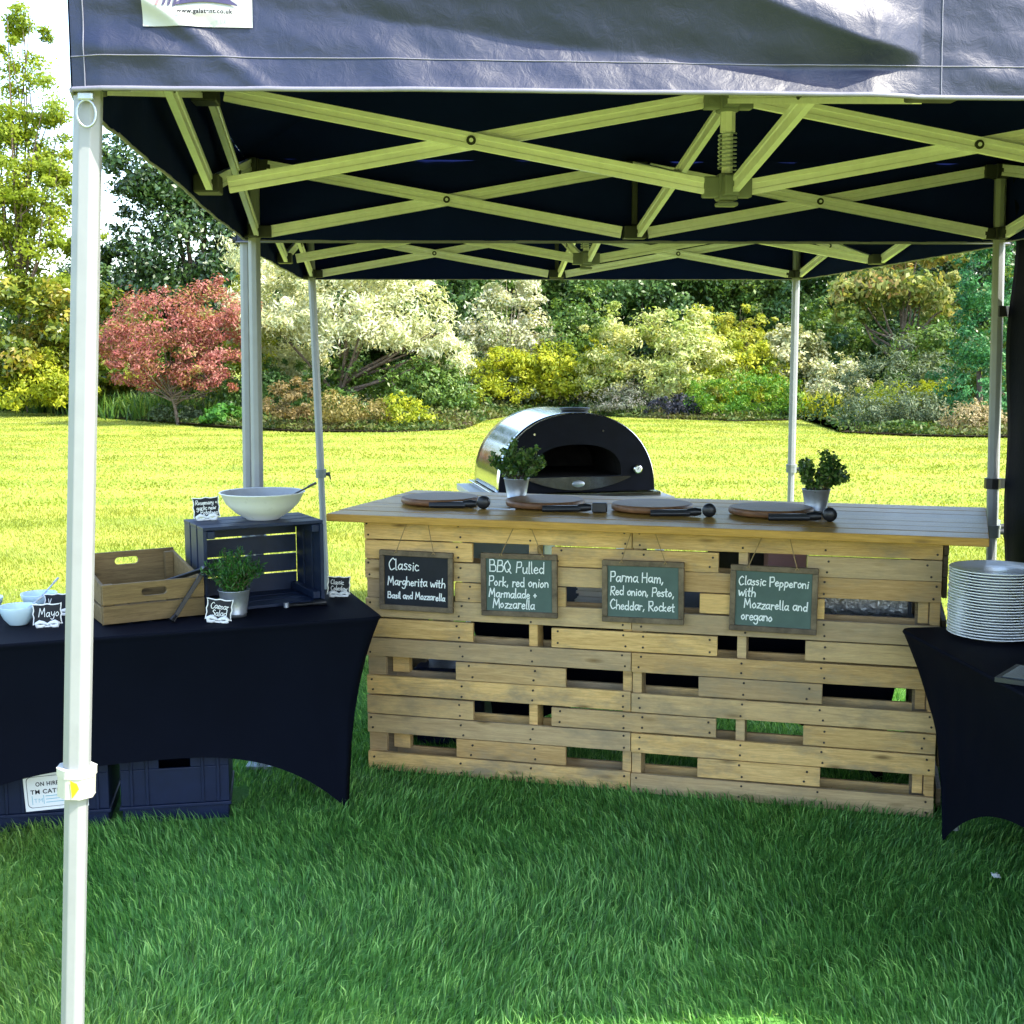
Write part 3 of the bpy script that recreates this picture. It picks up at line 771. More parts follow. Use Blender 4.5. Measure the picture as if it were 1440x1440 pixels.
for k, (x, y, lab) in enumerate([(-14.6, 38.9, 'strap leaved clump at the far left end of the bed'), (-13.4, 37.6, 'strap leaved clump second from the left end of the bed'),
                          (-12.2, 36.2, 'strap leaved clump below the thin open tree'), (-10.9, 34.6, 'strap leaved clump just left of the front tent leg'),
                          (-9.4, 33.2, 'strap leaved clump between the front tent leg and the red shrub'), (-8.5, 32.2, 'strap leaved clump directly under the red shrub branches'),
                          (-6.6, 31.2, 'strap leaved clump right of the red shrub stem'), (7.6, 32.3, 'yellowish strap leaved clump right of the green dome')]):
    t = thing('strap_plant', lab, 'plant', (x, y, 0), 0, 'strap leaved plants in the bed')
    m = 420
    q = np.stack([rng.normal(0, .42, m), rng.normal(0, .22, m), np.zeros(m)], 1)
    blades('leaves', q, rng.uniform(.35, .85, m) * (1.1 if k < 3 else .9), rng.uniform(.03, .06, m), rng.uniform(.1, .9, m), LM['yel'] if k == 7 else LM['strap'], rng.uniform(0, 1, m), None, t)

hp = []
for k in range(150):
    x = -27 + 54 * k / 149; hh = 3.6 if x < -11 else 6.0
    hp.append((x, rng.normal(0, .3), hh * .5, 1.1, .7, hh * .52))
t = thing('hedge', 'long dense dark green hedge closing off the garden behind all the trees', 'hedge', (0, 50, 0))
p_, o_, r_ = crown_points(hp, 52000, clumps=20, spread=.35, shell=.6)
p_[:, 2] = np.maximum(p_[:, 2], .05)
leaf_cloud('foliage', p_, .34, .55, LM['darkb'], t, .25, o_, r_)

m = 60000
x = rng.uniform(-21, 17, m); y = np.interp(x, bed_x, bed_y) + .15 + 11 * rng.uniform(0, 1, m) ** 2.2
g_ = npnoise(np.stack([x, y], 1), 1.9)
top_ = .06 + .26 * g_ ** 2 + .06 * np.clip(y - np.interp(x, bed_x, bed_y), 0, 8)
z = .03 + top_ * rng.uniform(0, 1, m) ** .7 * np.clip((y - np.interp(x, bed_x, bed_y)) / .5, .25, 1)
tag(leaf_cloud('undergrowth', np.stack([x, y, z], 1), .12, .42, LM['ground'], None, .5, None, np.clip(.7 * npnoise(np.stack([x, y], 1), .9) + rng.uniform(0, .4, m) - .05, 0, 1)),
    'leafy green ground cover filling the flower bed between the shrubs', 'ground cover', kind='stuff')

# ------------------------------------------------------------------ tents
GROOVE = [(-.009, -.022), (.009, -.022), (.009, -.009), (.006, -.007), (.006, .007), (.009, .009), (.009, .022), (-.009, .022), (-.009, .009), (-.006, .007), (-.006, -.007), (-.009, -.009)]
OCT = [(math.cos(RAD(22.5 + 45 * k)), math.sin(RAD(22.5 + 45 * k))) for k in range(8)]
Z_LO, Z_HI, Z_EAVE, Z_HEM, Z_PEAK = 2.158, 2.405, 2.440, 2.128, 3.15

def fold(u, z, seed):
    """How far the hanging valance bulges outwards at u (metres along) and height z."""
    v = (Z_EAVE - z) / (Z_EAVE - Z_HEM)
    d = .010 * v
    d += .010 * mnoise.noise((u * 1.7 + seed, z * 4, seed * 3.1)) * min(1, v * 2)
    w = u * 5.0 + z * 9
    d += .0062 * mnoise.noise((w, z * 14 + seed, seed)) + .0034 * mnoise.noise((u * 14 + z * 12, z * 22, seed + 5)) + .0011 * abs(mnoise.noise((u * 30 + z * 22, z * 34, seed + 9)))
    return d
def front_fold(u, z):
    """The front: cloth slung in a long diagonal fold above a turned-up hem."""
    seed = 2.0
    d = fold(u, z, seed)
    hem = .048
    zr = Z_HEM + hem + .135 * max(0.0, min(1.0, (1.43 - u) / 1.05))      # the fold line falls to the right
    if .28 < u < 1.43:
        k = min(1, (u - .28) / .25) * min(1, (1.43 - u) / .10 + .15)
        low = Z_HEM + hem + .085 * max(0.0, min(1.0, (1.15 - u) / .75)) ** 1.3
        top = zr + .075 * (1 if u < 1.1 else max(.3, (1.43 - u) / .33))
        if z > top:
            d += k * .046 * max(0, 1 - (z - top) / .16)
        elif z > low:
            d += k * .046 * ((z - low) / max(.01, top - low)) ** 1.2
        else:
            d += k * .022 * (1 - max(0, (z - Z_HEM)) / max(.02, low - Z_HEM)) ** 1.0
    if u < .45:
        # diagonal creases running down from the corner
        for a, b, amp in ((.030, 2.345, .014), (.02, 2.20, .010), (.16, 2.26, .007)):
            s = z - (b - (u - a) * (.75 if amp > .012 else .12))
            d += amp * math.exp(-(s / .018) ** 2) * max(0, 1 - u / .45)
    return d

def make_tent(label, corners, feet, skip_side=None, front=False):
    t = thing('pop_up_tent', label, 'tent', (corners[0][0], corners[0][1], 0))
    org = Vector((corners[0][0], corners[0][1], 0))
    A, B, Cc, D = [Vector((x, y, 0)) - org for x, y in corners]          # front left, front right, back right, back left
    def P(a, b, z=0):
        p = A * (1 - a) * (1 - b) + B * a * (1 - b) + Cc * a * b + D * (1 - a) * b
        return Vector((p.x, p.y, z))
    mid = P(.5, .5)
    ins = .012
    # canopy roof with a slight sag along every panel
    mb = MB()
    ring = [(0, 0), (1, 0), (1, 1), (0, 1)]
    def out(a, b, e=.035):
        p = P(a, b); d = Vector(((a - .5) * 2, (b - .5) * 2, 0))
        return p + (P(1, .5) - P(0, .5)).normalized() * d.x * e + (P(.5, 1) - P(.5, 0)).normalized() * d.y * e
    for k in range(4):
        a0, a1 = ring[k], ring[(k + 1) % 4]
        def rf(u, v, a0=a0, a1=a1):
            q = out(*a0).lerp(out(*a1), u)
            p = q.lerp(mid, v)
            z = Z_EAVE + (Z_PEAK - Z_EAVE) * v - .05 * math.sin(math.pi * v) * (1 - abs(2 * u - 1)) + .006 * min(1, v * 4) * mnoise.noise((p.x * 4, p.y * 4, 2))
            return (p.x, p.y, z)
        mb.grid(rf, 24, 16, .5)
    roof = mb.build('canopy', M['roof_in'], t)
    # valance: four strips under the canopy edge
    for k in range(4):
        a0, a1 = out(*ring[k]), out(*ring[(k + 1) % 4])
        nrm = (a1 - a0).cross(Vector((0, 0, 1))).normalized()
        ln = (a1 - a0).length
        fr = front and k == 0
        nu, nv = (520, 60) if fr else (90, 10)
        def vf(u, v, a0=a0, a1=a1, nrm=nrm, ln=ln, fr=fr, k=k):
            z = Z_EAVE + (Z_HEM - Z_EAVE) * v
            x = u * ln
            d = front_fold(x, z) if fr else fold(x, z, k * 7 + (3 if front else 0))
            e = min(1, min(u, 1 - u) * ln / .05)
            p = a0.lerp(a1, u) + nrm * (.0032 + d * e)
            return (p.x, p.y, z)
        mb = MB(); mb.grid(vf, nu, nv, .5)
        def lf(u, v, vf=vf, nrm=nrm):
            return tuple(Vector(vf(u, v)) - nrm * .0036)
        mb.grid(lf, nu, nv, .5, 1)
        va = mb.build('valance', [M['canopy'], M['roof_in']], t)
        hb = MB(); m = 120 if fr else 40
        hb.tube([Vector(vf(i / m, 1.0)) for i in range(m + 1)], .0042, 6)
        hb.build('hem', M['hem'], va)
        if fr:
            sb = MB()
            sb.tube([Vector(vf(i / 200, 1 - .052 / (Z_EAVE - Z_HEM))) + nrm * .0008 for i in range(201)], .0011, 4)
            for s in (.022 / ln, 1.47 / ln):
                sb.tube([Vector(vf(s, j / 30)) + nrm * .0006 for j in range(31)], .0012, 4)
            sb.build('seam', M['hem'], va)
            front_fn = (vf, nrm, ln, a0, a1)
            # label panel: sewn on, follows the cloth
            def on(x, z, e):
                p = Vector(vf(x / ln, (Z_EAVE - z) / (Z_EAVE - Z_HEM))) + nrm * e
                return (p.x, p.y, p.z)
            x0, x1, z0, z1 = .120, .298, 2.2275, 2.365
            pb = MB(); pb.grid(lambda u, v: on(x0 + (x1 - x0) * u, z0 + (z1 - z0) * v, .0035), 90, 70, .5)
            panel = pb.build('label_panel', M['vinyl'], t)
            def flat(mbx, poly, e=.0062, k=1):
                mbx.add([on(x, z, e) for x, z in poly], [tuple(range(len(poly)))], .5)
            lg = MB()
            cx, zb = .222, z0 + .034
            for i in range(10):
                u0, u1 = i / 10, (i + 1) / 10
                xl0, xl1 = cx - .052 + .104 * u0, cx - .052 + .104 * u1
                zt = lambda u: zb + .002 + .075 * (1 - abs(2 * u - 1)) ** 1.5
                zz = lambda u: zb + .006 * math.sin(math.pi * u)
                flat(lg, [(xl0, zz(u0)), (xl1, zz(u1)), (xl1, max(zz(u1) + .0004, zt(u1))), (xl0, max(zz(u0) + .0004, zt(u0)))])
            lg.build('emblem', M['ink_navy'], panel)
            for mname, off in (('ink_red', -.030), ('ink_navy', -.020), ('ink_navy', -.012), ('ink_navy', -.004)):
                s2 = MB(); xx = cx - .047 + off
                flat(s2, [(xx - .002, zb - .002), (xx + .002, zb - .002), (xx + .030, zb + .07), (xx + .026, zb + .07)])
                s2.build('stripe', M[mname], panel)
            vs, fs = font_mesh('www.galatent.co.uk', .0125, .0005)
            w = max(v.x for v in vs); k = .090 / w
            mbx = MB(); mbx.add([on(cx - .045 + v.x * k, zb - .0135 + v.y * k, .0105) for v in vs], fs, .5)
            mbx.build('lettering', M['ink'], panel)
    # legs
    for i, (a, b) in enumerate(ring):
        p = P(a, b, 0); f = Vector((feet[i][0], feet[i][1], 0)) - org
        top = Vector((p.x, p.y, Z_HI + .03)); bot = Vector((f.x, f.y, .03))
        zc = .95
        mc = bot.lerp(top, (zc - bot.z) / (top.z - bot.z))
        fx = (P(1, b) - P(0, b)).normalized()
        mb = MB()
        mb.extrude([(x * .0245, y * .0245) for x, y in OCT], mc, top, fx, .5)
        mb.extrude([(x * .0212, y * .0212) for x, y in OCT], bot, mc, fx, .5)
        leg = mb.build('leg', M['leg_alu'], t, bevel=.002)
        cb = MB(); dn = (top - bot).normalized()
        cb.extrude([(x * .034, y * .034) for x, y in OCT], mc - dn * .042, mc - dn * .004, fx, .5)
        cb.extrude([(x * .036, y * .036) for x, y in OCT], mc - dn * .004, mc + dn * .010, fx, .5)
        cb.build('collar', M['plastic_white'] if (front and i == 0) else M['plastic_grey'], leg, bevel=.004)
        kb = MB(); kd = -1 if i in (0, 1) else 1
        sd = (P(.5, 0) - P(.5, 1)).normalized()
        kb.tube([mc + fx * .03 - dn * .02, mc + fx * .056 - dn * .02], [.010, .014], 10)
        kb.tube([mc + fx * .052 - dn * .02, mc + fx * .058 - dn * .055], [.006, .004], 8)
        if not (front and i == 0):
            kb.build('lock_lever', M['plastic_dk'], leg)
        else:
            st = MB(); q = mc - dn * .022
            st.add([q + sd * .0335 + fx * x + dn * z for x, z in ((.000, -.017), (.012, .000), (.008, .010), (-.004, .016))], [(0, 1, 2, 3)], .5)
            st.build('sticker', M['yellow'], leg)
        fp = MB(); fp.box((bot.x, bot.y, .012), (.11, .11, .012)); fp.tube([bot + Vector((0, 0, -.015)), bot + Vector((0, 0, .05))], .03, 10)
        fp.build('foot_plate', M['galv'], leg)
        for z, hh in ((Z_LO, .05), (Z_HI, .06)):
            bk = MB()
            q = bot.lerp(top, (z - bot.z) / (top.z - bot.z))
            ux = (mid - q); ux.z = 0
            bk.box(q, (.050, .050, hh), rotz(math.atan2(fx.y, fx.x)))
            for dd in (fx * (1 if a == 0 else -1), (P(a, 1) - P(a, 0)).normalized() * (1 if b == 0 else -1)):
                bk.box(q + dd * .045, (.045, .034, hh * .9), rotz(math.atan2(dd.y, dd.x)))
            bk.build('bracket', M['plastic_dk'], leg, bevel=.003)
        bk = MB(); q = bot.lerp(top, (Z_LO - .05) / (top.z - bot.z))
        bk.tube([q + fx * .015 * (1 if a else -1), q + fx * .052 * (1 if a else -1)], .012, 10)
        if not (front and i == 0):
            bk.build('release_knob', M['plastic_dk'], leg)
    if front:
        rb = MB(); q = P(0, 0, 2.10) + Vector((-.012, -.032, 0))
        rb.tube([q + Vector((.016 * math.cos(w), -.004, .022 * math.sin(w) - .01)) for w in [2 * math.pi * i / 16 for i in range(17)]], .0022, 6, caps=False)
        rb.build('ring', M['galv'], t)
        cl = MB(); cl.box(P(0, 0, 2.118) + Vector((-.012, -.034, 0)), (.026, .012, .014)); cl.build('ring_clip', M['galv'], t, bevel=.003)
    # scissor trusses: crossing pairs between brackets
    def pair(p, q, off):
        d = (q - p).normalized(); n_ = d.cross(Vector((0, 0, 1)))
        p, q = p + d * .055, q - d * .055
        for s, (z0, z1) in ((-1, (Z_LO, Z_HI)), (1, (Z_HI, Z_LO))):
            mb = MB()
            e = n_ * (s * .0098 + off)
            mb.extrude(GROOVE, p + e + Vector((0, 0, z0)), q + e + Vector((0, 0, z1)), (0, 0, 1), .5)
            c = (p + q) / 2 + e + Vector((0, 0, (Z_LO + Z_HI) / 2))
            mb.tube([c, c + n_ * s * .0125], .0135, 14, mi=1); mb.tube([c, c + n_ * s * .015], .006, 10)
            mb.build('truss_bar', [M['alu'], M['plastic_dk']], t)
    side = {}
    for k in range(4):
        a0, a1 = ring[k], ring[(k + 1) % 4]
        p, q = P(*a0), P(*a1)
        inn = (mid - (p + q) / 2).normalized() * ins
        m_ = (p + q) / 2
        pair(p, m_, 0); pair(m_, q, 0)
        side[k] = m_
    for k in range(4):
        pair(side[k], mid, 0)
        d = (mid - side[k]).normalized()
        for z, hh in ((Z_LO, .05), (Z_HI, .055)):
            bk = MB(); bk.box(side[k] + Vector((0, 0, z)), (.07, .09, hh), rotz(math.atan2(d.y, d.x)))
            if z == Z_LO and k in (2, 0):
                bk.box(side[k] + Vector((0, 0, (Z_LO + Z_HI) / 2)), (.018, .022, .19), rotz(math.atan2(d.y, d.x)))
            bk.build('bracket', M['plastic_dk'], t, bevel=.004)
    cp = MB()
    cp.extrude([(x * .022, y * .022) for x, y in OCT], mid + Vector((0, 0, Z_LO + .155)), mid + Vector((0, 0, Z_PEAK - .02)), (1, 0, 0), .5)
    cp.extrude([(x * .016, y * .016) for x, y in OCT], mid + Vector((0, 0, Z_LO - .01)), mid + Vector((0, 0, Z_LO + .155)), (1, 0, 0), .5)
    pole = cp.build('centre_pole', M['alu'], t)
    sp = MB(); pts = []
    for i in range(9 * 16 + 1):
        w = 2 * math.pi * i / 16
        pts.append(mid + Vector((.0255 * math.cos(w), .0255 * math.sin(w), Z_LO + .05 + .0112 * i / 16)))
    sp.tube(pts, .0024, 6); sp.build('spring', M['galv'], pole)
    for z in (Z_LO, Z_HI):
        bk = MB(); ang = math.atan2(*(P(1, .5) - P(0, .5)).yx)
        bk.box(mid + Vector((0, 0, z)), (.055, .055, .075), rotz(ang))
        for q in range(4):
            d = Vector((math.cos(ang + q * math.pi / 2), math.sin(ang + q * math.pi / 2), 0))
            bk.box(mid + d * .045 + Vector((0, 0, z)), (.05, .042, .058), rotz(ang + q * math.pi / 2))
            bk.tube([mid + d * .052 + Vector((-d.y, d.x, 0)) * .02 + Vector((0, 0, z - .01)), mid + d * .052 + Vector((-d.y, d.x, 0)) * .0245 + Vector((0, 0, z - .01))], .008, 10)
        if z == Z_LO:
            bk.box(mid + Vector((0, 0, z - .048)), (.06, .045, .012), rotz(ang))
        bk.build('bracket', M['plastic_grey'], pole, bevel=.004)
    return t

FL, FR, BR, BL = (-.692, 2.285), (2.19, 2.50), (1.985, 5.46), (-1.0, 5.235)
make_tent('navy pop up tent nearest, with sunlit front valance and white label', [FL, FR, BR, BL],
          [(-.838, 2.285), (2.26, 2.47), (2.03, 5.47), (-1.032, 5.235)], front=True)
make_tent('second navy pop up tent standing directly behind the nearest one, over the oven', [(-1.066, 5.40), (2.043, 5.62), (1.79, 8.38), (-1.225, 8.15)],
          [(-1.102, 5.40), (2.088, 5.63), (1.785, 8.38), (-1.165, 8.15)])

# side wall hung on the right of the near tent
def sw(u, v):
    a, b = Vector((2.022, 5.43, 0)), Vector((2.25, 2.50, 0))
    p = a.lerp(b, u)
    d = .022 * math.sin(u * 34 + 2 * math.sin(v * 3)) * (.3 + v) + .012 * mnoise.noise((u * 9, v * 4, 3))
    z = 2.40 - v * 2.36
    e = -.014 * math.sin(v * 15) * math.sin(v * 4.1 + 1) * max(0, 1 - u * 14)
    return (p.x + d * .9 + .02 * v, p.y + d * .07 + e * 3, z)
t = thing('side_wall', 'black fabric side wall hung from the right side of the near tent', 'tent wall', (0, 0, 0))
mb = MB(); mb.grid(sw, 90, 60, .5); mb.build('panel', M['sidewall'], t, solid=.002)
for z in (1.845, 1.135):
    mb = MB(); c = Vector((2.008, 5.467, z))
    mb.extrude([(x * .034, y * .034) for x, y in OCT], c - Vector((0, 0, .022)), c + Vector((0, 0, .022)), (1, 0, 0), .5)
    mb.box(c + Vector((.032, -.006, 0)), (.05, .006, .042)); mb.build('strap', M['black'], t)

# ------------------------------------------------------------------ stretch-covered tables
def make_cover(label, centre, rz, ln, wd, h, arch=.25, arch2=.30, iy=.075):
    o = thing('covered_table', label, 'table', (centre[0], centre[1], 0), rz)
    mb = MB()
    hx, hy, r = ln / 2, wd / 2, .035
    N = 220
    per = []
    def edge(t):   # 0..4 round the table, a side per unit
        k, u = int(t) % 4, t - int(t)
        return k, u
    ix = .135
    fx, fy = hx - ix, hy - iy
    feet = [(-fx, -fy), (fx, -fy), (fx, fy), (-fx, fy)]
    tops = [(-hx, -hy), (hx, -hy), (hx, hy), (-hx, hy)]
    def fn(s, v):
        k = int(s * 4) % 4; u = s * 4 - int(s * 4)
        uu = u
        t0, t1 = tops[k], tops[(k + 1) % 4]
        f0, f1 = feet[k], feet[(k + 1) % 4]
        tx, ty = t0[0] + (t1[0] - t0[0]) * uu, t0[1] + (t1[1] - t0[1]) * uu
        # rounded corner of the top
        cx, cy = max(-hx + r, min(hx - r, tx)), max(-hy + r, min(hy - r, ty))
        d = Vector((tx - cx, ty - cy))
        if d.length > r:
            d = d.normalized() * r; tx, ty = cx + d.x, cy + d.y
        w = abs(2 * u - 1)
        foot = .055                                              # flat pocket round each leg end
        lenk = (t1[0] - t0[0]) if k % 2 == 0 else (t1[1] - t0[1])
        g = max(0.0, min(1.0, (u * abs(lenk) - foot) / (abs(lenk) - 2 * foot)))
        fu = g
        a = (arch if k % 2 == 0 else arch2) * (1 - abs(2 * g - 1) ** 3.2)
        bx, by = f0[0] + (f1[0] - f0[0]) * fu, f0[1] + (f1[1] - f0[1]) * fu
        nx, ny = (f1[1] - f0[1]), -(f1[0] - f0[0]); l = math.hypot(nx, ny); nx, ny = nx / l, ny / l
        pull = .02 + .0 * (1 - w * w)
        bx += nx * (.018 - pull * (1 - w ** 2)); by += ny * (.018 - pull * (1 - w ** 2))
        zb = .012 + a
        if v < .06:                                              # rounded lip
            q = v / .06
            return (tx + nx * .006 * math.sin(q * 3.14), ty + ny * .006 * math.sin(q * 3.14), h - .012 * q)
        q = (v - .06) / .94
        e = 1 - (1 - q) ** 2.3
        zz = (h - .012) + (zb - h + .012) * q
        wr = .0045 * q * (1 - q) * 4 * (w ** 3) * math.sin(26 * (1 - abs(w)) * (1.2 + q) + 9 * q + k) + .002 * mnoise.noise((tx * 7, ty * 7, zz * 3 + k))
        tx += nx * wr; ty += ny * wr; bx += nx * wr; by += ny * wr
        return (tx + (bx - tx) * e, ty + (by - ty) * e, zz)
    mb.grid(fn, 240, 30, .5, closed=True)
    ring = [fn(i / 240, 0) for i in range(240)]
    mb.add(ring + [(0, 0, h)], [(i, (i + 1) % 240, 240) for i in range(240)], .5, 0, True)
    mb.build('cloth', M['spandex'], o)
    return o
def make_trestle(o, ln, wd, h):
    mb = MB(); mb.box((0, 0, h - .022), (ln - .14, wd - .14, .03)); mb.build('tabletop', M['plastic_white'], o, bevel=.006)
    for sx in (-1, 1):
        for sy in (-1, 1):
            mb = MB(); mb.tube([(sx * (ln / 2 - .155), sy * (wd / 2 - .155), .06), (sx * (ln / 2 - .175), sy * (wd / 2 - .11), h - .05)], .0125, 10)
            mb.build('leg', M['galv'], o)
    return o
YL = RAD(19.7)
cl_ = Vector((-.475, 4.705)) + Vector((-math.cos(YL), -math.sin(YL))) * .915 + Vector((-math.sin(YL), math.cos(YL))) * .305
ct = make_cover('long table under a fitted black stretch cloth, carrying the crates', cl_, YL, 1.83, .61, .735)
make_trestle(ct, 1.83, .61, .725)
YR = RAD(6)
C_ = Vector((1.345, 4.475))
cr_ = C_ + Vector((math.cos(YR), math.sin(YR))) * .38 + Vector((math.sin(YR), -math.cos(YR))) * .915
ct = make_cover('table under a fitted black stretch cloth, carrying the plate stack', cr_, YR - math.pi / 2, 1.83, .76, .735, iy=.135)
make_trestle(ct, 1.83, .76, .725)

# ------------------------------------------------------------------ pallet bar (local x along the front, y into the bar)
BX, BY, BYAW = -.590, 5.184, math.atan2(-.26407, .9645)
bar = thing('pallet_bar', 'long serving bar made of upright wooden pallets with varnished top', 'bar', (BX, BY, 0), BYAW)
PH, NR = 1.028, 13
PITCHZ = PH / NR
BAR_L = 2.195
def row(k):
    z1 = PH - k * PITCHZ
    return z1 - PITCHZ + .0035, z1
SEAM = 1.080
def plank(mb, x0, x1, k, y=0.0, th=.018, sk=0):
    z0, z1 = row(k)
    j = random.uniform(-.0025, .0025); dy = random.uniform(0, .004)
    cz = (z0 + z1) / 2 + j
    mb.box(((x0 + x1) / 2, y + th / 2 + dy, cz), (x1 - x0 - .003, th, z1 - z0 - random.uniform(0, .003)), euler(0, random.uniform(-.0016, .0016) + sk, 0))
def nails(nb, xs, k):
    z0, z1 = row(k)
    for x in xs:
        for dz in (.021, -.021):
            c = Vector((x + random.uniform(-.008, .008), .004, (z0 + z1) / 2 + dz + random.uniform(-.004, .004)))
            nb.tube([c, c + Vector((0, -.0055, 0))], .0044, 7, rnd=.5, mi=1)
for (xa, xb, nx) in ((0, SEAM, (.02, .40, .69, 1.05)), (SEAM, BAR_L, (1.11, 1.50, 1.79, 2.17))):
    mb = MB(); nb = mb
    for k in range(0, NR, 2):
        plank(mb, xa, xb, k)
        nails(nb, nx, k)
    if xa == 0:
        for k in (1, 5, 9):
            plank(mb, 0, .452, k, 0)
            nails(nb, (.39,), k)
        for k in (3, 7, 11):
            plank(mb, .376, .826, k, 0); nails(nb, (.44, .70), k)
            mb.box((.04, .03, sum(row(k)) / 2), (.075, .02, PITCHZ), None)
            mb.box((.12, .10, sum(row(k)) / 2), (.07, .04, PITCHZ), None)
    else:
        for k in (3, 7, 11):
            plank(mb, 1.335, 1.792, k, 0); nails(nb, (1.50, 1.74), k)
            mb.box((2.135, .04, sum(row(k)) / 2), (.035, .02, PITCHZ), None)
            mb.box((2.175, .03, sum(row(k)) / 2), (.036, .02, PITCHZ), None)
        for k in (1, 5, 9):
            plank(mb, 1.724, BAR_L, k, 0); nails(nb, (1.80, 2.15), k)
    # stringers and the rear deck of the pallet
    for x, w in ([(.02, .035), (.69, .034), (1.062, .034)] if xa == 0 else [(1.100, .036), (1.493, .034), (2.178, .03)]):
        mb.box((x, .068, PH / 2), (w, .092, PH - .004))
    for k in range(0, NR, 2):
        z0, z1 = row(k)
        mb.box(((xa + xb) / 2, .125, (z0 + z1) / 2), (xb - xa - .01, .016, z1 - z0))
    mb.build('pallet', [M['pallet'], M['nail']], bar, bevel=.0018)
mb = MB(); nb = mb
for k in (1, 5, 9):
    plank(mb, .766, 1.406, k, -.001); nails(nb, (.80, 1.05, 1.12, 1.38), k)
mb.build('filler_boards', [M['pallet'], M['nail']], bar, bevel=.0018)
# returns at both ends
for x, sgn in ((-.012, -1), (BAR_L + .014, 1)):
    mb = MB()
    for k in range(0, NR):
        if k % 4 == 3:
            continue
        z0, z1 = row(k)
        mb.box((x + sgn * random.uniform(0, .006), .50, (z0 + z1) / 2), (.018, .78, z1 - z0), None)
    for y in (.14, .50, .86):
        mb.box((x - sgn * .055, y, PH / 2), (.088, .05, PH - .004))
    mb.build('end_pallet', M['pallet_dull'], bar, bevel=.002)
# counter top, slightly askew on the pallets
ctop = [Vector((-.733, 5.125)), Vector((1.608, 4.385)), Vector((1.905, 5.245)), Vector((-.452, 5.985))]
inv = Matrix.Translation((BX, BY, 0)) @ Matrix.Rotation(BYAW, 4, 'Z')
inv = inv.inverted()
cq = [inv @ Vector((p.x, p.y, 0)) for p in ctop]
mb = MB()
nb_ = 7
for i in range(nb_):
    def e(v, side):
        return cq[0].lerp(cq[3], v) if side == 0 else cq[1].lerp(cq[2], v)
    v0, v1 = i / nb_ + .0012, (i + 1) / nb_ - .0012
    zt, zb = 1.060 + random.uniform(-.001, .001), 1.030
    a, b, c, d = e(v0, 0), e(v0, 1), e(v1, 1), e(v1, 0)
    j = random.uniform(-.004, .004); a.x += j; d.x += j
    vs = [(p.x, p.y, z) for z in (zb, zt) for p in (a, b, c, d)]
    mb.add(vs, [(0, 3, 2, 1), (4, 5, 6, 7), (0, 1, 5, 4), (1, 2, 6, 5), (2, 3, 7, 6), (3, 0, 4, 7)])
mb.build('counter_top', M['counter'], bar, bevel=.003)

def bar_pt(x, y, z=0):
    p = Matrix.Rotation(BYAW, 4, 'Z') @ Vector((x, y, 0))
    return (BX + p.x, BY + p.y, z)

# ------------------------------------------------------------------ chalkboards on twine
def chalkboard(label, x0, x1, z0, z1, tilt, mat, lines, size, hooks, seed):
    w, h = x1 - x0, z1 - z0
    cx, cz = (x0 + x1) / 2, (z0 + z1) / 2
    loc = bar_pt(cx, -.017, cz)
    t = thing('chalkboard', label, 'chalkboard', loc, group='chalkboard menus on the bar front', rot=(0, tilt, BYAW))
    mb = MB(); mb.box((0, .002, 0), (w - .03, .008, h - .03), rnd=.5); mb.build('slate', mat, t)
    mb = MB(); fw = .021
    for z in (h / 2 - fw / 2, -h / 2 + fw / 2):
        mb.box((0, -.001, z), (w, .018, fw))
    for x in (w / 2 - fw / 2, -w / 2 + fw / 2):
        mb.box((x, -.001, 0), (fw, .0175, h - 2 * fw - .0006))
    mb.build('frame', M['frame'], t, bevel=.003)
    fit = []
    for a, b, c, s in lines:
        lw = sum(G[ch][0] * 1.02 + .03 for ch in a) * size * s
        fit.append((a, -w / 2 + .030 + b * w, c * h, s * min(1, (w - .062 - b * w) / lw)))
    mb = handwriting(fit, size, .0042, seed)
    mb.build('lettering', M['chalk'], t, xf=Matrix.Translation((0, -.0032, 0)))
    mb = MB(); zt = 1.034 - cz
    for hx, sx in hooks:
        a = Vector((hx - cx, -.010, h / 2 - .004)); b = Vector((sx - cx, -.006 - .0, zt))
        mb.tube([a, a.lerp(b, .5) + Vector((0, -.002, 0)), b], .0019, 6)
        mb.tube([a + Vector((-.006, -.004, -.004)), a + Vector((0, -.004, .004)), a + Vector((.006, -.004, -.003))], .0026, 6)
    mb.build('twine', M['twine'], t)
    return t
chalkboard('black chalkboard reading Classic Margherita, the only one with a black slate', .072, .378, .673, .912, .01, M['slate_dark'],
           [('Classic', .02, .18, 1.15), ('Margherita with', .01, -.08, .95), ('Basil and Mozzarella', .01, -.30, .74)], .038, [(.145, .192), (.300, .274)], 1)
chalkboard('grey green chalkboard reading BBQ Pulled Pork with Marmalade', .492, .796, .672, .918, -.008, M['slate'],
           [('BBQ Pulled', .01, .20, 1.1), ('Pork, red onion', .0, -.02, .98), ('Marmalade +', .0, -.20, .85), ('Mozzarella', .05, -.37, .9)], .040, [(.575, .633), (.74, .690)], 2)
chalkboard('grey green chalkboard reading Parma Ham, Red onion, Pesto', .970, 1.281, .672, .909, -.006, M['slate'],
           [('Parma Ham,', .0, .16, 1.0), ('Red onion, Pesto,', .0, -.06, .86), ('Cheddar, Rocket', .0, -.29, .9)], .038, [(1.045, 1.088), (1.212, 1.166)], 3)
chalkboard('grey green chalkboard reading Classic Pepperoni with oregano', 1.450, 1.766, .662, .908, .012, M['slate'],
           [('Classic Pepperoni', .0, .20, .95), ('with', .0, .03, .92), ('Mozzarella and', .07, -.15, .92), ('oregano', .04, -.33, .88)], .038, [(1.515, 1.568), (1.69, 1.655)], 4)

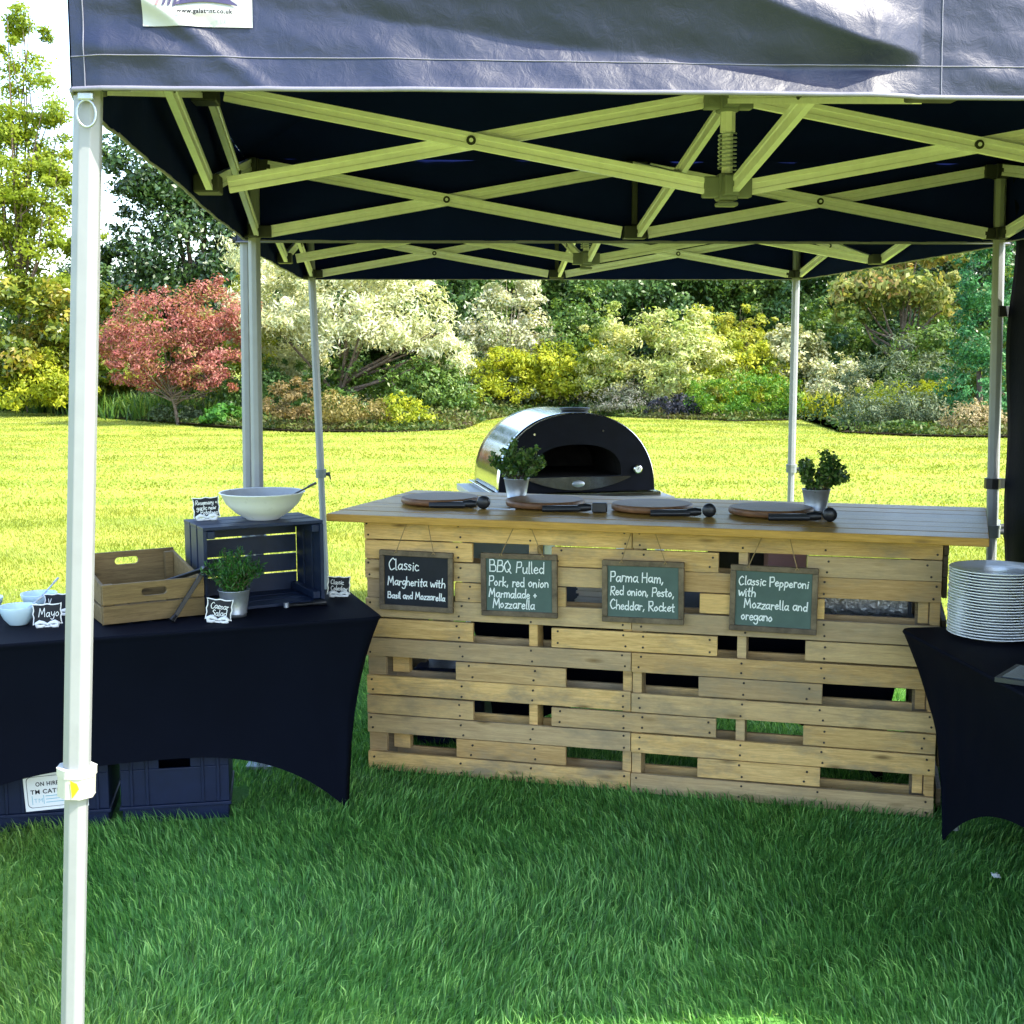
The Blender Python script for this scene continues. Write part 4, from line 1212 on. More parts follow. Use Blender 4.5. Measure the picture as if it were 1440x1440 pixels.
# ------------------------------------------------------------------ on the counter
ZC = 1.0605
def round_board(label, x, y, rz, tone):
    t = thing('serving_board', label, 'serving board', (x, y, ZC), rz, 'round wooden boards on the counter')
    mb = MB()
    n = 56; R = .158
    def ring(r, z):
        out = []
        for k in range(n):
            w = 2 * math.pi * k / n
            out.append((r * math.cos(w) * 1.02, r * math.sin(w), z))
        return out
    prof = [(R - .012, .006), (R - .003, .008), (R, .014), (R, .026), (R - .004, .031), (R - .010, .032)]
    vs = [q for r, z in prof for q in ring(r, z)]
    fs = [(i * n + k, i * n + (k + 1) % n, (i + 1) * n + (k + 1) % n, (i + 1) * n + k) for i in range(len(prof) - 1) for k in range(n)]
    mb.add(vs, fs, tone, 0, True)
    # top and bottom in glued strips
    for z, r in ((.0322, R - .009), (.006, R - .012)):
        cuts = [-1, -.62, -.2, .25, .66, 1]
        for a, b in zip(cuts[:-1], cuts[1:]):
            ys = [a + (b - a) * i / 6 for i in range(7)]
            L_ = [(-math.sqrt(max(0, 1 - q * q)) * r * 1.02, q * r, z) for q in ys]
            R_ = [(-p[0], p[1], p[2]) for p in L_]
            mb.add(L_ + R_[::-1], [tuple(range(14))[::-1]], min(1, max(0, tone + random.uniform(-.3, .3))))
    mb.build('board', M['board'], t)
    for w in (.6, 2.7, 4.8):
        mb = MB(); mb.tube([(.1 * math.cos(w), .1 * math.sin(w), 0), (.1 * math.cos(w), .1 * math.sin(w), .0062)], .012, 10)
        mb.build('foot', M['black'], t)
    return t
def serving_tool(label, x, y, rz, square=False):
    t = thing('pizza_cutter', label, 'utensil', (x, y, ZC), rz, 'black utensils beside the round boards')
    mb = MB()
    pr = [(-.012, .0), (.012, .0), (.015, .010), (.010, .024), (-.010, .024), (-.015, .010)]
    mb.extrude([(a * 1.15, b) for a, b in pr], (-.13, 0, .001), (.02, 0, .004), (0, 0, 1), .5)
    mb.tube([(.01, 0, .018), (.04, 0, .020), (.062, 0, .020)], [.014, .017, .012], 12)
    mb.build('handle', M['black'], t, bevel=.003)
    mb = MB()
    if square:
        mb.box((.095, .0, .021), (.058, .034, .038))
    else:
        mb.lathe([(.001, -.017), (.022, -.017), (.0265, -.010), (.0265, .010), (.022, .017), (.001, .017)], 26, (0, 0, 0))
        mb.v = [(p[0] + .092, p[2], p[1] + .0267) for p in mb.v]
    mb.build('guard', M['black'], t, bevel=.004 if square else 0)
    return t
round_board('round wooden board nearest the left end of the counter', -.300, 5.440, BYAW + .1, .45)
round_board('round wooden board standing in front of the left counter pot', .135, 5.325, BYAW - .2, .6)
round_board('round wooden board in front of the oven, on bare counter between the two pots', .555, 5.175, BYAW + .15, .7)
round_board('round wooden board in front of the right counter pot', .998, 5.035, BYAW, .5)
serving_tool('black pizza cutter beside the leftmost round board', -.205, 5.275, BYAW + .10)
serving_tool('black pizza cutter with square end beside the board at the left pot', .250, 5.135, BYAW + .12, True)
serving_tool('black pizza cutter on the counter in front of the oven', .660, 4.985, BYAW + .12)
serving_tool('black pizza cutter beside the board at the right counter pot', 1.085, 4.845, BYAW + .10)
t = MB(); t.box((0, 0, .003), (.115, .012, .005)); t.box((.05, .004, .004), (.02, .018, .007))
o = t.build('peeler', M['galv'], None, bevel=.001); o.location = (-.045, 5.225, ZC); o.rotation_euler = (0, 0, BYAW + .06)
tag(o, 'small metal utensil lying flat between the two left boards', 'utensil')

def pot_mesh(r0, r1, h):
    return [(.001, .003), (r0, .003), (r0 + .001, 0), (r0 + (r1 - r0) * .10, h * .10), (r0 + (r1 - r0) * .11 + .0018, h * .12), (r0 + (r1 - r0) * .14 + .0018, h * .14), (r0 + (r1 - r0) * .16, h * .16),
            (r1, h - .002), (r1 + .003, h), (r1 + .002, h + .002), (r1 - .002, h), (r1 - .004, h - .02), (r1 - .006, h - .022)]
def potted_bush(label, x, y, z, r0, r1, h, cw, ch, seed):
    t = thing('potted_plant', label, 'potted plant', (x, y, z), 0, 'potted bushes on the counter')
    mb = MB(); mb.lathe(pot_mesh(r0, r1, h), 40, rnd=.5); pot = mb.build('pot', M['galv'], t)
    mb = MB(); mb.lathe([(r1 - .005, h - .018), (.001, h - .014)], 30, rnd=.5); mb.build('soil', M['soil_pot'], pot)
    rr = random.Random(seed); st = MB(); tips = []
    for k in range(30):
        a = rr.uniform(0, 6.28); q = rr.uniform(.15, 1) ** .7
        e = Vector((math.cos(a) * cw * q, math.sin(a) * cw * q, h + ch * (1.02 - .62 * q * q) * rr.uniform(.66, 1.16)))
        s0 = Vector((math.cos(a) * r1 * .4 * q, math.sin(a) * r1 * .4 * q, h - .015))
        m_ = s0.lerp(e, .55) + Vector((0, 0, .012))
        st.tube([s0, m_, e], [.0017, .0013, .0007], 5)
        tips += [s0.lerp(m_, .6), m_] + [m_.lerp(e, f) for f in (.2, .4, .55, .7, .85, 1)]
    st.build('stems', M['bark'], t)
    P_ = np.array([tuple(p) for p in tips]); P_ = np.repeat(P_, 9, 0) + rng.normal(0, .0075, (len(P_) * 9, 3))
    leaf_cloud('foliage', P_, .019, .62, LM['potA'], t, .5)
    return t
potted_bush('small leafy bush in a metal pot on the counter before the oven', .020, 5.570, ZC, .038, .053, .092, .125, .150, 3)
potted_bush('small leafy bush in a metal pot at the right of the counter', 1.185, 5.095, ZC, .038, .054, .092, .118, .135, 5)

# ------------------------------------------------------------------ pizza oven on its stand
OY = RAD(11)
ov = thing('pizza_oven', 'domed steel pizza oven with black arched front', 'oven', (.355, 7.12, .897), OY)
HW, HH, DP = .435, .425, .78
def arch(t, kx=1.0, kz=1.0):
    w = math.pi * (1 - t)
    return (HW * kx * math.copysign(abs(math.cos(w)) ** .92, math.cos(w)), HH * kz * math.sin(w) ** .90)
mb = MB()
def shell(u, v):
    x, z = arch(u); return (x, .0 + DP * v, z + .03)
mb.grid(shell, 64, 10, .5)
sh = mb.build('shell', M['steel'], ov, solid=.006)
mb = MB()
n = 60
mouth_w, mouth_z0, mouth_h = .245, .085, .172
outer = [arch(i / n, .995, .993) for i in range(n + 1)]
def mouth(i):
    a = i / n; w = math.pi * (1 - a)
    cx = math.copysign(abs(math.cos(w)) ** .85, math.cos(w)); cz = abs(math.sin(w)) ** .72
    return (mouth_w * cx, mouth_z0 + mouth_h * cz)
inner = [mouth(i) for i in range(n + 1)]
yf = -.012
vs = [(x, yf, z + .03) for x, z in outer] + [(x, yf, z + .03) for x, z in inner] + [(x, .20, z + .03) for x, z in inner]
fs = [(i, i + 1, n + 1 + i + 1, n + 1 + i) for i in range(n)]
mb.add(vs, fs, .5)
mb.add([(outer[0][0], yf, .03), (outer[-1][0], yf, .03), (inner[-1][0], yf, mouth_z0 + .03), (inner[0][0], yf, mouth_z0 + .03)], [(0, 1, 2, 3)], .5)
mb.add([(x, yf, z + .03) for x, z in outer] + [(x, .01, z + .03) for x, z in outer], [(i, i + 1, n + 2 + i, n + 1 + i) for i in range(n)], .5)
mb.build('front_panel', M['oven_face'], ov)
mb = MB()
mb.add([(x, y, z + .03) for y in (yf + .002, .62) for x, z in inner], [(i, i + 1, n + 2 + i, n + 1 + i) for i in range(n)], .5, 0, True)
mb.add([(inner[0][0], yf + .002, mouth_z0 + .03), (inner[-1][0], yf + .002, mouth_z0 + .03), (inner[-1][0], .62, mouth_z0 + .03), (inner[0][0], .62, mouth_z0 + .03)], [(0, 1, 2, 3)], .5)
mb.add([(x, .62, z + .03) for x, z in inner], [tuple(range(n + 1))], .5)
mb.build('chamber', M['oven_in'], ov)
mb = MB()   # steel apron under the mouth
m = 24
top = [(-.30 + .60 * i / m, .082) for i in range(m + 1)]
low = [(-.30 + .60 * i / m, .082 - .072 * math.sin(math.pi * i / m) ** .8) for i in range(m + 1)]
vs = [(x, yf - .014, z + .03) for x, z in top] + [(x, yf - .014, z + .03) for x, z in low]
mb.add(vs, [(i, i + 1, m + 2 + i, m + 1 + i) for i in range(m)], .5)
ap = mb.build('apron', M['steel'], ov, solid=.006)
mb = MB(); mb.lathe([(.001, .006), (.018, .006), (.024, .002), (.026, 0)], 26, sx=1.35, sy=.7)
mb.v = [(p[0], yf - .018 - p[2], p[1] + .075) for p in mb.v]; mb.build('badge', M['galv'], ap)
mb = MB(); mb.lathe([(.001, .020), (.021, .020), (.025, .016), (.026, .0)], 28)
mb.v = [(p[0] + .335, yf - p[2], p[1] + .148) for p in mb.v]; g = mb.build('gauge', M['steel'], ov)
mb = MB(); mb.lathe([(.0005, .0212), (.018, .0212)], 24); mb.v = [(p[0] + .335, yf - p[2], p[1] + .148) for p in mb.v]
mb.box((.335, yf - .0225, .152), (.003, .001, .016), euler(0, .6, 0), mi=1); mb.build('dial', [M['paper'], M['ink']], g)
mb = MB(); mb.lathe([(.075, .0), (.075, .030), (.085, .030), (.085, .040), (.001, .044)], 30, (0.03, .18, HH + .012))
mb.build('chimney_cap', M['plastic_dk'], ov)
mb = MB(); mb.box((0, DP / 2 + .01, .0125), (2 * HW + .06, DP + .10, .025)); mb.build('base_plate', M['steel'], ov, bevel=.004)
mb = MB(); mb.add([(x, DP, z + .03) for x, z in outer], [tuple(range(n + 1))], .5); mb.build('rear_panel', M['oven_face'], ov, solid=.004)
for q in ((-.24, .345), (.14, .36)):
    mb = MB(); mb.tube([(q[0], yf, q[1]), (q[0], yf - .006, q[1])], .006, 8); mb.build('bolt', M['steel'], ov)
st = thing('oven_stand', 'white topped metal stand carrying the pizza oven', 'stand', (.355, 7.12, 0), OY)
mb = MB(); mb.box((0, .40, .877), (1.06, .96, .038)); mb.build('stand_top', M['plastic_white'], st, bevel=.005)
for sx in (-1, 1):
    for y in (0.0, .80):
        mb = MB(); mb.box((sx * .47, y, .429), (.04, .04, .858)); mb.build('leg', M['galv'], st)
mb = MB(); mb.box((0, .40, .30), (.90, .76, .02)); mb.build('shelf', M['galv'], st)

# ------------------------------------------------------------------ behind the bar
pc = bar_pt(1.22, .60)
ct = make_cover('black cloth covered preparation table behind the bar, seen through gaps', (pc[0], pc[1]), BYAW, 1.83, .60, .66)
make_trestle(ct, 1.83, .60, .65)
mb = MB(); mb.box((0, 0, .145), (.36, .20, .29)); mb.box((0, 0, .302), (.375, .215, .022))
o = mb.build('storage_tub', M['tub'], None, bevel=.008); o.location = bar_pt(.46, .50, .663); o.rotation_euler = (0, 0, BYAW)
tag(o, 'pale blue plastic tub on the table behind the bar, seen through the boards', 'tub')
mb = MB()
for i in range(9):
    mb.box((random.uniform(-.01, .01), random.uniform(-.01, .01), .006 + i * .0115), (.20, .15, .0105), rotz(random.uniform(-.06, .06)))
o = mb.build('napkin_stack', M['paper']); o.location = bar_pt(.90, .40, .6615); o.rotation_euler = (0, 0, BYAW)
tag(o, 'stack of white napkins on the table behind the bar', 'napkins')
mb = MB()
def fo(u, v):
    w = u * 2 * math.pi; r = .058 + .015 * mnoise.noise((math.cos(w) * 3, math.sin(w) * 3, v * 14))
    return (-.17 + .34 * v, r * math.cos(w), .066 + r * math.sin(w))
mb.grid(fo, 40, 60, .5, closed=True)
o = mb.build('foil_parcel', M['foil']); o.location = bar_pt(1.92, .385, .6615); o.rotation_euler = (0, 0, BYAW)
tag(o, 'crumpled silver foil parcel on the table behind the bar, at its right end', 'foil')
mb = MB(); mb.box((0, 0, .155), (.40, .18, .31)); mb.box((0, 0, .3185), (.41, .19, .015)); mb.box((0, 0, .342), (.11, .02, .03))
o = mb.build('equipment_case', M['black'], None, bevel=.006); o.location = bar_pt(1.50, .62, .6615); o.rotation_euler = (0, 0, BYAW)
tag(o, 'black equipment case on the table behind the fourth chalkboard', 'case')
mb = MB(); mb.box((0, 0, .145), (.15, .13, .29)); mb.box((0, 0, .294), (.155, .135, .006))
o = mb.build('card_box', M['pink'], None, bevel=.003); o.location = bar_pt(1.62, .42, .6615); o.rotation_euler = (0, 0, BYAW + .2)
tag(o, 'small pink card box on the table behind the bar, before the black case', 'box')
mb = MB(); mb.b2((-.15, -.15, .0), (.15, .15, .34)); mb.b2((-.16, -.16, .30), (.16, .16, .342))
o = mb.build('storage_crate', M['bin'], None, bevel=.01); o.location = bar_pt(.21, .55, 0.0); o.rotation_euler = (0, 0, BYAW + .1)
tag(o, 'dark plastic box on the grass behind the left end of the bar', 'crate')

# ------------------------------------------------------------------ left table
ZT = .7355
def slat_box(mb, lo, hi, rnd=None):
    mb.b2(lo, hi, rnd)
# rustic crate: local x across the front, y towards the back, sides rising to the back
cr = thing('wooden_crate', 'rustic brown wooden crate with handle holes, open at the top', 'crate', (-1.432, 4.527, ZT), RAD(30))
W_, D_ = .362, .40
def hole_panel(mb, x0, x1, z0, z1, y, th, hx0, hx1, hz0, hz1):
    """A board with a rounded hand hole cut through it."""
    n_ = 8
    cz = (hz0 + hz1) / 2; rr = (hz1 - hz0) / 2
    pts = []
    for i in range(n_ + 1):
        w = math.pi / 2 + math.pi * i / n_; pts.append((hx0 + rr + rr * math.cos(w), cz + rr * math.sin(w)))
    for i in range(n_ + 1):
        w = -math.pi / 2 + math.pi * i / n_; pts.append((hx1 - rr + rr * math.cos(w), cz + rr * math.sin(w)))
    def ob(p):
        q = []
        cx = (hx0 + hx1) / 2
        dx, dz = p[0] - cx, p[1] - cz
        s = min((x1 - cx if dx > 0 else cx - x0) / max(1e-6, abs(dx)), (z1 - cz if dz > 0 else cz - z0) / max(1e-6, abs(dz)))
        return (cx + dx * s, cz + dz * s)
    outer_ = [ob(p) for p in pts]
    for c in ((x0, z0), (x1, z0), (x0, z1), (x1, z1)):
        j = min(range(len(outer_)), key=lambda i: (outer_[i][0] - c[0]) ** 2 + (outer_[i][1] - c[1]) ** 2)
        outer_[j] = c
    m_ = len(pts); r = random.random()
    vs = [(p[0], yy, p[1]) for yy in (y, y + th) for ring_ in (pts, outer_) for p in ring_]
    fs = []
    for i in range(m_):
        j = (i + 1) % m_
        fs += [(i, j, m_ + j, m_ + i), (2 * m_ + i, 3 * m_ + i, 3 * m_ + j, 2 * m_ + j), (i, 2 * m_ + i, 2 * m_ + j, j), (m_ + i, m_ + j, 3 * m_ + j, 3 * m_ + i)]
    mb.add(vs, fs, r)
for nm, y, zt in (('front_panel', 0.0, .148), ('rear_panel', D_ - .014, .205)):
    mb = MB(); mb.b2((0, y, .008), (W_, y + .014, .072)); hole_panel(mb, 0, W_, .078, zt, y, .014, W_ / 2 - .045, W_ / 2 + .045, zt - .050, zt - .022)
    mb.build(nm, M['crate'], cr, bevel=.0018)
for x in (0, W_ - .012):
    mb = MB()
    for k, (za, zb) in enumerate(((.006, .066), (.071, .142))):
        up_ = .0 if k == 0 else .055
        m2 = .0 if k == 0 else .02
        vs = [(x + dx, yy, z) for dx in (0, .012) for yy, z in ((.0145, za), (D_ - .0145, za + m2), (D_ - .0145, zb + up_), (.0145, zb))]
        mb.add(vs, [(0, 1, 2, 3)[::-1], (4, 5, 6, 7), (0, 4, 5, 1)[::-1], (3, 2, 6, 7)[::-1], (0, 3, 7, 4), (1, 5, 6, 2)])
    mb.build('side_panel', M['crate'], cr, bevel=.0015)
for x in (.028, W_ - .028):
    for y, h in ((.03, .15), (D_ - .035, .20)):
        mb = MB(); mb.box((x, y, h / 2), (.03, .03, h - .01)); mb.build('corner_post', M['crate'], cr, bevel=.002)
mb = MB()
for k in range(4):
    mb.b2((.03 + k * .072, .0155, .001 + .004), (.03 + k * .072 + .062, D_ - .0155, .0125))
mb.build('bottom_slats', M['crate'], cr)
# navy crate lying on its side, open towards the camera
nc = thing('painted_crate', 'navy painted slatted crate standing on its side', 'crate', (-1.128, 4.760, ZT), RAD(28))
W2, D2, H2 = .462, .29, .318
mb = MB()
for k in range(3):
    mb.b2((.0, .004 + k * .097, H2 - .012), (W2, .004 + k * .097 + .088, H2))
mb.build('top_slats', M['crate_blue'], nc, bevel=.0015)
mb = MB()
for k in range(3):
    mb.b2((.0, .004 + k * .097, 0), (W2, .004 + k * .097 + .088, .012))
mb.build('bottom_slats', M['crate_blue'], nc, bevel=.0015)
mb = MB()
for k in range(3):
    mb.b2((0, .004 + k * .097, .0125), (.014, .004 + k * .097 + .080, H2 - .0125))
mb.build('end_panel', M['crate_blue'], nc, bevel=.0015)
mb = MB()
mb.b2((W2 - .014, .0, .0125), (W2, .082, H2 - .0125)); mb.b2((W2 - .014, .102, .0125), (W2, .182, H2 - .0125)); mb.b2((W2 - .014, .202, .0125), (W2, .282, H2 - .0125))
mb.build('end_panel', M['crate_blue'], nc, bevel=.0015)
mb = MB()
for k in range(4):
    mb.b2((.0145, D2 - .006, .010 + k * .076), (W2 - .0145, D2 + .006, .010 + k * .076 + .069))
mb.build('back_slats', M['crate_blue'], nc, bevel=.0015)
for x in (.03, W2 - .03):
    for z in (.030, H2 - .030):
        mb = MB(); mb.box((x, D2 / 2 - .01, z), (.028, D2 - .03, .028)); mb.build('corner_post', M['crate_blue'], nc, bevel=.002)

# white serving bowl with spoon on the navy crate
ux, uy = Vector((math.cos(RAD(28)), math.sin(RAD(28)))), Vector((-math.sin(RAD(28)), math.cos(RAD(28))))
bp_ = Vector((-1.128, 4.760)) + ux * .272 + uy * .150
bo = thing('serving_bowl', 'large white bowl standing on the navy crate', 'bowl', (bp_.x, bp_.y, ZT + H2 + .0005)); bo.scale = (1.07, 1.07, 1.0)
mb = MB()
mb.lathe([(.001, .002), (.050, .001), (.058, .0), (.060, .004), (.095, .026), (.130, .062), (.148, .100), (.1535, .103), (.152, .106), (.147, .104)], 56, rnd=.5)
mb.lathe([(.147, .104), (.126, .062), (.09, .030), (.05, .012), (.001, .009)], 56, rnd=.5, mi=1)
mb.build('bowl', [M['white_enamel'], M['bowl_in']], bo)
def spoon(label, loc, rz, tilt, ln, w, mat, name='serving_spoon'):
    """Lies along local +x, blade at the low end, tilted up."""
    t = thing(name, label, 'utensil', loc, rot=(0, -tilt, rz))
    mb = MB()
    mb.box((ln * .62, 0, 0), (ln * .76, w * .42, .006), rnd=.5); mb.box((ln * .90, 0, .0008), (ln * .2, w * .62, .0085), rnd=.5)
    mb.build('handle', mat, t, bevel=.002)
    mb = MB(); mb.lathe([(.001, -.008), (.5 * w, -.004), (.72 * w, .001), (.70 * w, .003), (.001, -.004)], 18, (0, 0, 0), .5, sx=1.35, sy=.72)
    mb.v = [(p[0] + ln * .12, p[1], p[2]) for p in mb.v]
    mb.build('spoon_bowl', mat, t)
    return t
sp_ = bp_ + Vector((.045, -.03))
spoon('black serving spoon resting in the large white bowl', (sp_.x, sp_.y, ZT + H2 + .058), RAD(8), RAD(26), .185, .040, M['black'])

# frilly chalk signs
def chalk_sign(label, loc, rz, w, h, lines, size, seed, tilt=0.0, lean=-.16):
    t = thing('chalk_sign', label, 'sign', loc, group='little chalk signs', rot=(lean, tilt, rz))
    def outline(g):
        pts = []
        corners = [(-1, -1), (1, -1), (1, 1), (-1, 1)]
        for k in range(4):
            a, b = corners[k], corners[(k + 1) % 4]
            for i in range(14):
                u = i / 14
                x, z = a[0] + (b[0] - a[0]) * u, a[1] + (b[1] - a[1]) * u
                wv = -.13 * math.sin(math.pi * u) ** 2 + .16 * math.exp(-((u - .5) / .13) ** 2) + (.10 if i == 0 else 0)
                nx, nz = (b[1] - a[1]) / 2, -(b[0] - a[0]) / 2
                d = min(w, h) * .5 * wv
                pts.append((x * w / 2 + nx * d + math.copysign(g, x) * abs(x), z * h / 2 + nz * d + math.copysign(g, z) * abs(z)))
        return pts
    z0 = h / 2 + .016
    def slab(pts, y0, y1):
        n_ = len(pts)
        vs = [(x, y, z + z0) for y in (y0, y1) for x, z in pts]
        m = MB(); m.add(vs, [tuple(range(n_)), tuple(range(n_, 2 * n_))[::-1]] + [(i, n_ + i, n_ + (i + 1) % n_, (i + 1) % n_) for i in range(n_)], .5)
        return m
    slab(outline(.0048), .0, .005).build('frame', M['white_enamel'], t)
    slab(outline(-.001), -.0018, -.0004).build('board', M['slate_dark'], t)
    mb = handwriting([(a, b * w, c * h + z0, s) for a, b, c, s in lines], size, .0023, seed)
    mb.build('lettering', M['chalk'], t, xf=Matrix.Translation((0, -.0028, 0)))
    mb = MB()
    for s in (-1, 1):
        path = [Vector((s * q, -.004, .010 + dz)) for q, dz in ((0, 0), (.012, .006), (.026, .009), (.036, .003), (.033, -.006), (.020, -.007), (.008, -.003))]
        mb.tube(path, [.004, .006, .0075, .008, .0075, .006, .004], 8)
    mb.box((0, .012, .003), (.05, .032, .005)); mb.build('bow_base', M['white_enamel'], t)
    return t
chalk_sign('chalk sign reading Mayo at the front of the left table', (-1.632, 4.535, ZT), RAD(12), .088, .062, [('Mayo', -.34, -.16, 1)], .030, 11, 0, -.12)
chalk_sign('chalk sign half hidden behind the front tent leg, behind the Mayo sign', (-1.665, 4.74, ZT), RAD(10), .085, .060, [('V', -.40, -.1, .9)], .024, 12, 0, -.12)
chalk_sign('chalk sign reading Caesar Salad in front of the potted rosemary', (-1.050, 4.600, ZT), RAD(6), .082, .064, [('Caesar', -.38, .02, 1), ('Salad', -.28, -.36, 1)], .0215, 13, .14, -.14)
chalk_sign('chalk sign reading Rosemary new Potatoes on top of the navy crate', (-1.165, 4.985, ZT + H2), RAD(14), .090, .068,
           [('Rosemary +', -.44, .16, .9), ('garlic new', -.40, -.14, .9), ('Potatoes', -.26, -.42, .95)], .0180, 14, -.04, -.12)
chalk_sign('chalk sign reading Classic Coleslaw at the right end of the left table', (-.683, 5.085, ZT), RAD(22), .082, .060, [('Classic', -.42, .06, 1), ('Coleslaw', -.40, -.34, 1)], .018, 15, .10, -.14)

# rosemary in a metal pot
pt = thing('potted_plant', 'bushy green rosemary in a small metal bucket on the left table', 'potted plant', (-1.012, 4.715, ZT))
mb = MB(); mb.lathe(pot_mesh(.041, .056, .098), 40, rnd=.5); pot = mb.build('pot', M['galv'], pt)
mb = MB(); mb.lathe([(.051, .080), (.001, .084)], 30, rnd=.5); mb.build('soil', M['soil_pot'], pot)
m = 84
stems = []
for k in range(m):
    a = random.uniform(0, 6.28); q = random.uniform(.05, 1) ** .7
    e = Vector((math.cos(a) * .122 * q, math.sin(a) * .122 * q, .098 + .140 * (1.05 - .5 * q * q) * random.uniform(.75, 1.1)))
    s0 = Vector((math.cos(a) * .025 * q, math.sin(a) * .025 * q, .085))
    stems.append((s0, s0.lerp(e, .5) + Vector((0, 0, .012)), e))
mb = MB()
for s_ in stems:
    mb.tube(s_, [.0014, .0012, .0006], 4)
mb.build('stems', M['bark'], pt)
cen = []
for s0, mm, e in stems:
    for i in range(34):
        f = i / 33
        p = s0.lerp(mm, f / .5) if f < .5 else mm.lerp(e, (f - .5) / .5)
        cen.append(tuple(p))
cen = np.array(cen); cen = cen[cen[:, 2] > .09]
leaf_cloud('needles', cen + rng.normal(0, .004, cen.shape), .024, .17, LM['potB'], pt, .2, None, None, -.8)

# tongs
def tongs(label, loc, rz, rot, ln, spread=.16):
    t = thing('tongs', label, 'tongs', loc, rot=rot)
    for s in (-1, 1):
        mb = MB()
        pts = [Vector((ln * f, s * (.004 + spread * ln * .5 * (f ** .8)), 0)) for f in (0, .15, .4, .7, 1)]
        for a, b in zip(pts[:-1], pts[1:]):
            mb.extrude([(-.008, -.004), (.008, -.004), (.008, .004), (-.008, .004)], a, b, (0, s * .3, 1), .5)
        mb.tube([pts[-1] + Vector((-.03, 0, 0)), pts[-1] + Vector((.02, -s * .004, 0))], [.007, .012], 10)
        mb.build('arm', M['black'], t, bevel=.0015)
    mb = MB(); mb.tube([(-.010, 0, -.009), (-.010, 0, .009)], .010, 12); mb.build('hinge', M['galv'], t)
    return t
fr_ = Vector((-1.432, 4.527)) + Vector((math.cos(RAD(30)), math.sin(RAD(30)))) * .325
# hinge at the crate rim, one arm hanging outside the crate front, the other inside
tg = thing('tongs', 'long black tongs hooked over the rim of the rustic crate', 'tongs', (fr_.x, fr_.y, ZT), RAD(30))
mb = MB()
for a, b in (((.035, -.012, .172), (-.045, -.030, .07)), ((-.045, -.030, .07), (-.095, -.046, .008))):
    mb.extrude([(-.008, -.004), (.008, -.004), (.008, .004), (-.008, .004)], a, b, (0, 1, 0), .5)
mb.tube([(-.082, -.042, .026), (-.102, -.050, .009)], [.007, .010], 10); mb.build('arm', M['black'], tg, bevel=.0015)
mb = MB(); mb.extrude([(-.008, -.004), (.008, -.004), (.008, .004), (-.008, .004)], (.035, -.006, .176), (-.10, .06, .128), (0, 1, .5), .5); mb.build('arm', M['black'], tg, bevel=.0015)
mb = MB(); mb.tube([(.038, -.019, .175), (.038, .001, .178)], .011, 12); mb.build('hinge', M['black'], tg)
tongs('black tongs lying on the cloth in front of the navy crate', (-.84, 4.865, ZT + .012), 0, (0, 0, RAD(24)), .12, .10)

# small dip bowls with spoons
def dip_bowl(label, x, y):
    t = thing('dip_bowl', label, 'bowl', (x, y, ZT + .0005), 0, 'small dip bowls')
    mb = MB()
    mb.lathe([(.001, .003), (.030, .002), (.032, 0), (.034, .003), (.050, .022), (.062, .048), (.066, .064), (.0655, .067), (.0625, .064), (.058, .046), (.046, .024), (.028, .009), (.001, .008)], 44, rnd=.5)
    mb.build('bowl', M['blue_china'], t)
    return t
dip_bowl('small pale blue dip bowl in front, beside the Mayo sign', -1.752, 4.585)
dip_bowl('small pale blue dip bowl behind the front one, with a spoon leaning out', -1.765, 4.83)
dip_bowl('small pale blue dip bowl at the far left edge of the table', -1.935, 4.745)
spoon('small spoon leaning out of the front dip bowl', (-1.765, 4.580, ZT + .020), RAD(10), RAD(38), .125, .018, M['galv'], 'teaspoon')
spoon('small spoon leaning out of the bowl behind', (-1.79, 4.83, ZT + .020), RAD(12), RAD(46), .140, .018, M['galv'], 'teaspoon')

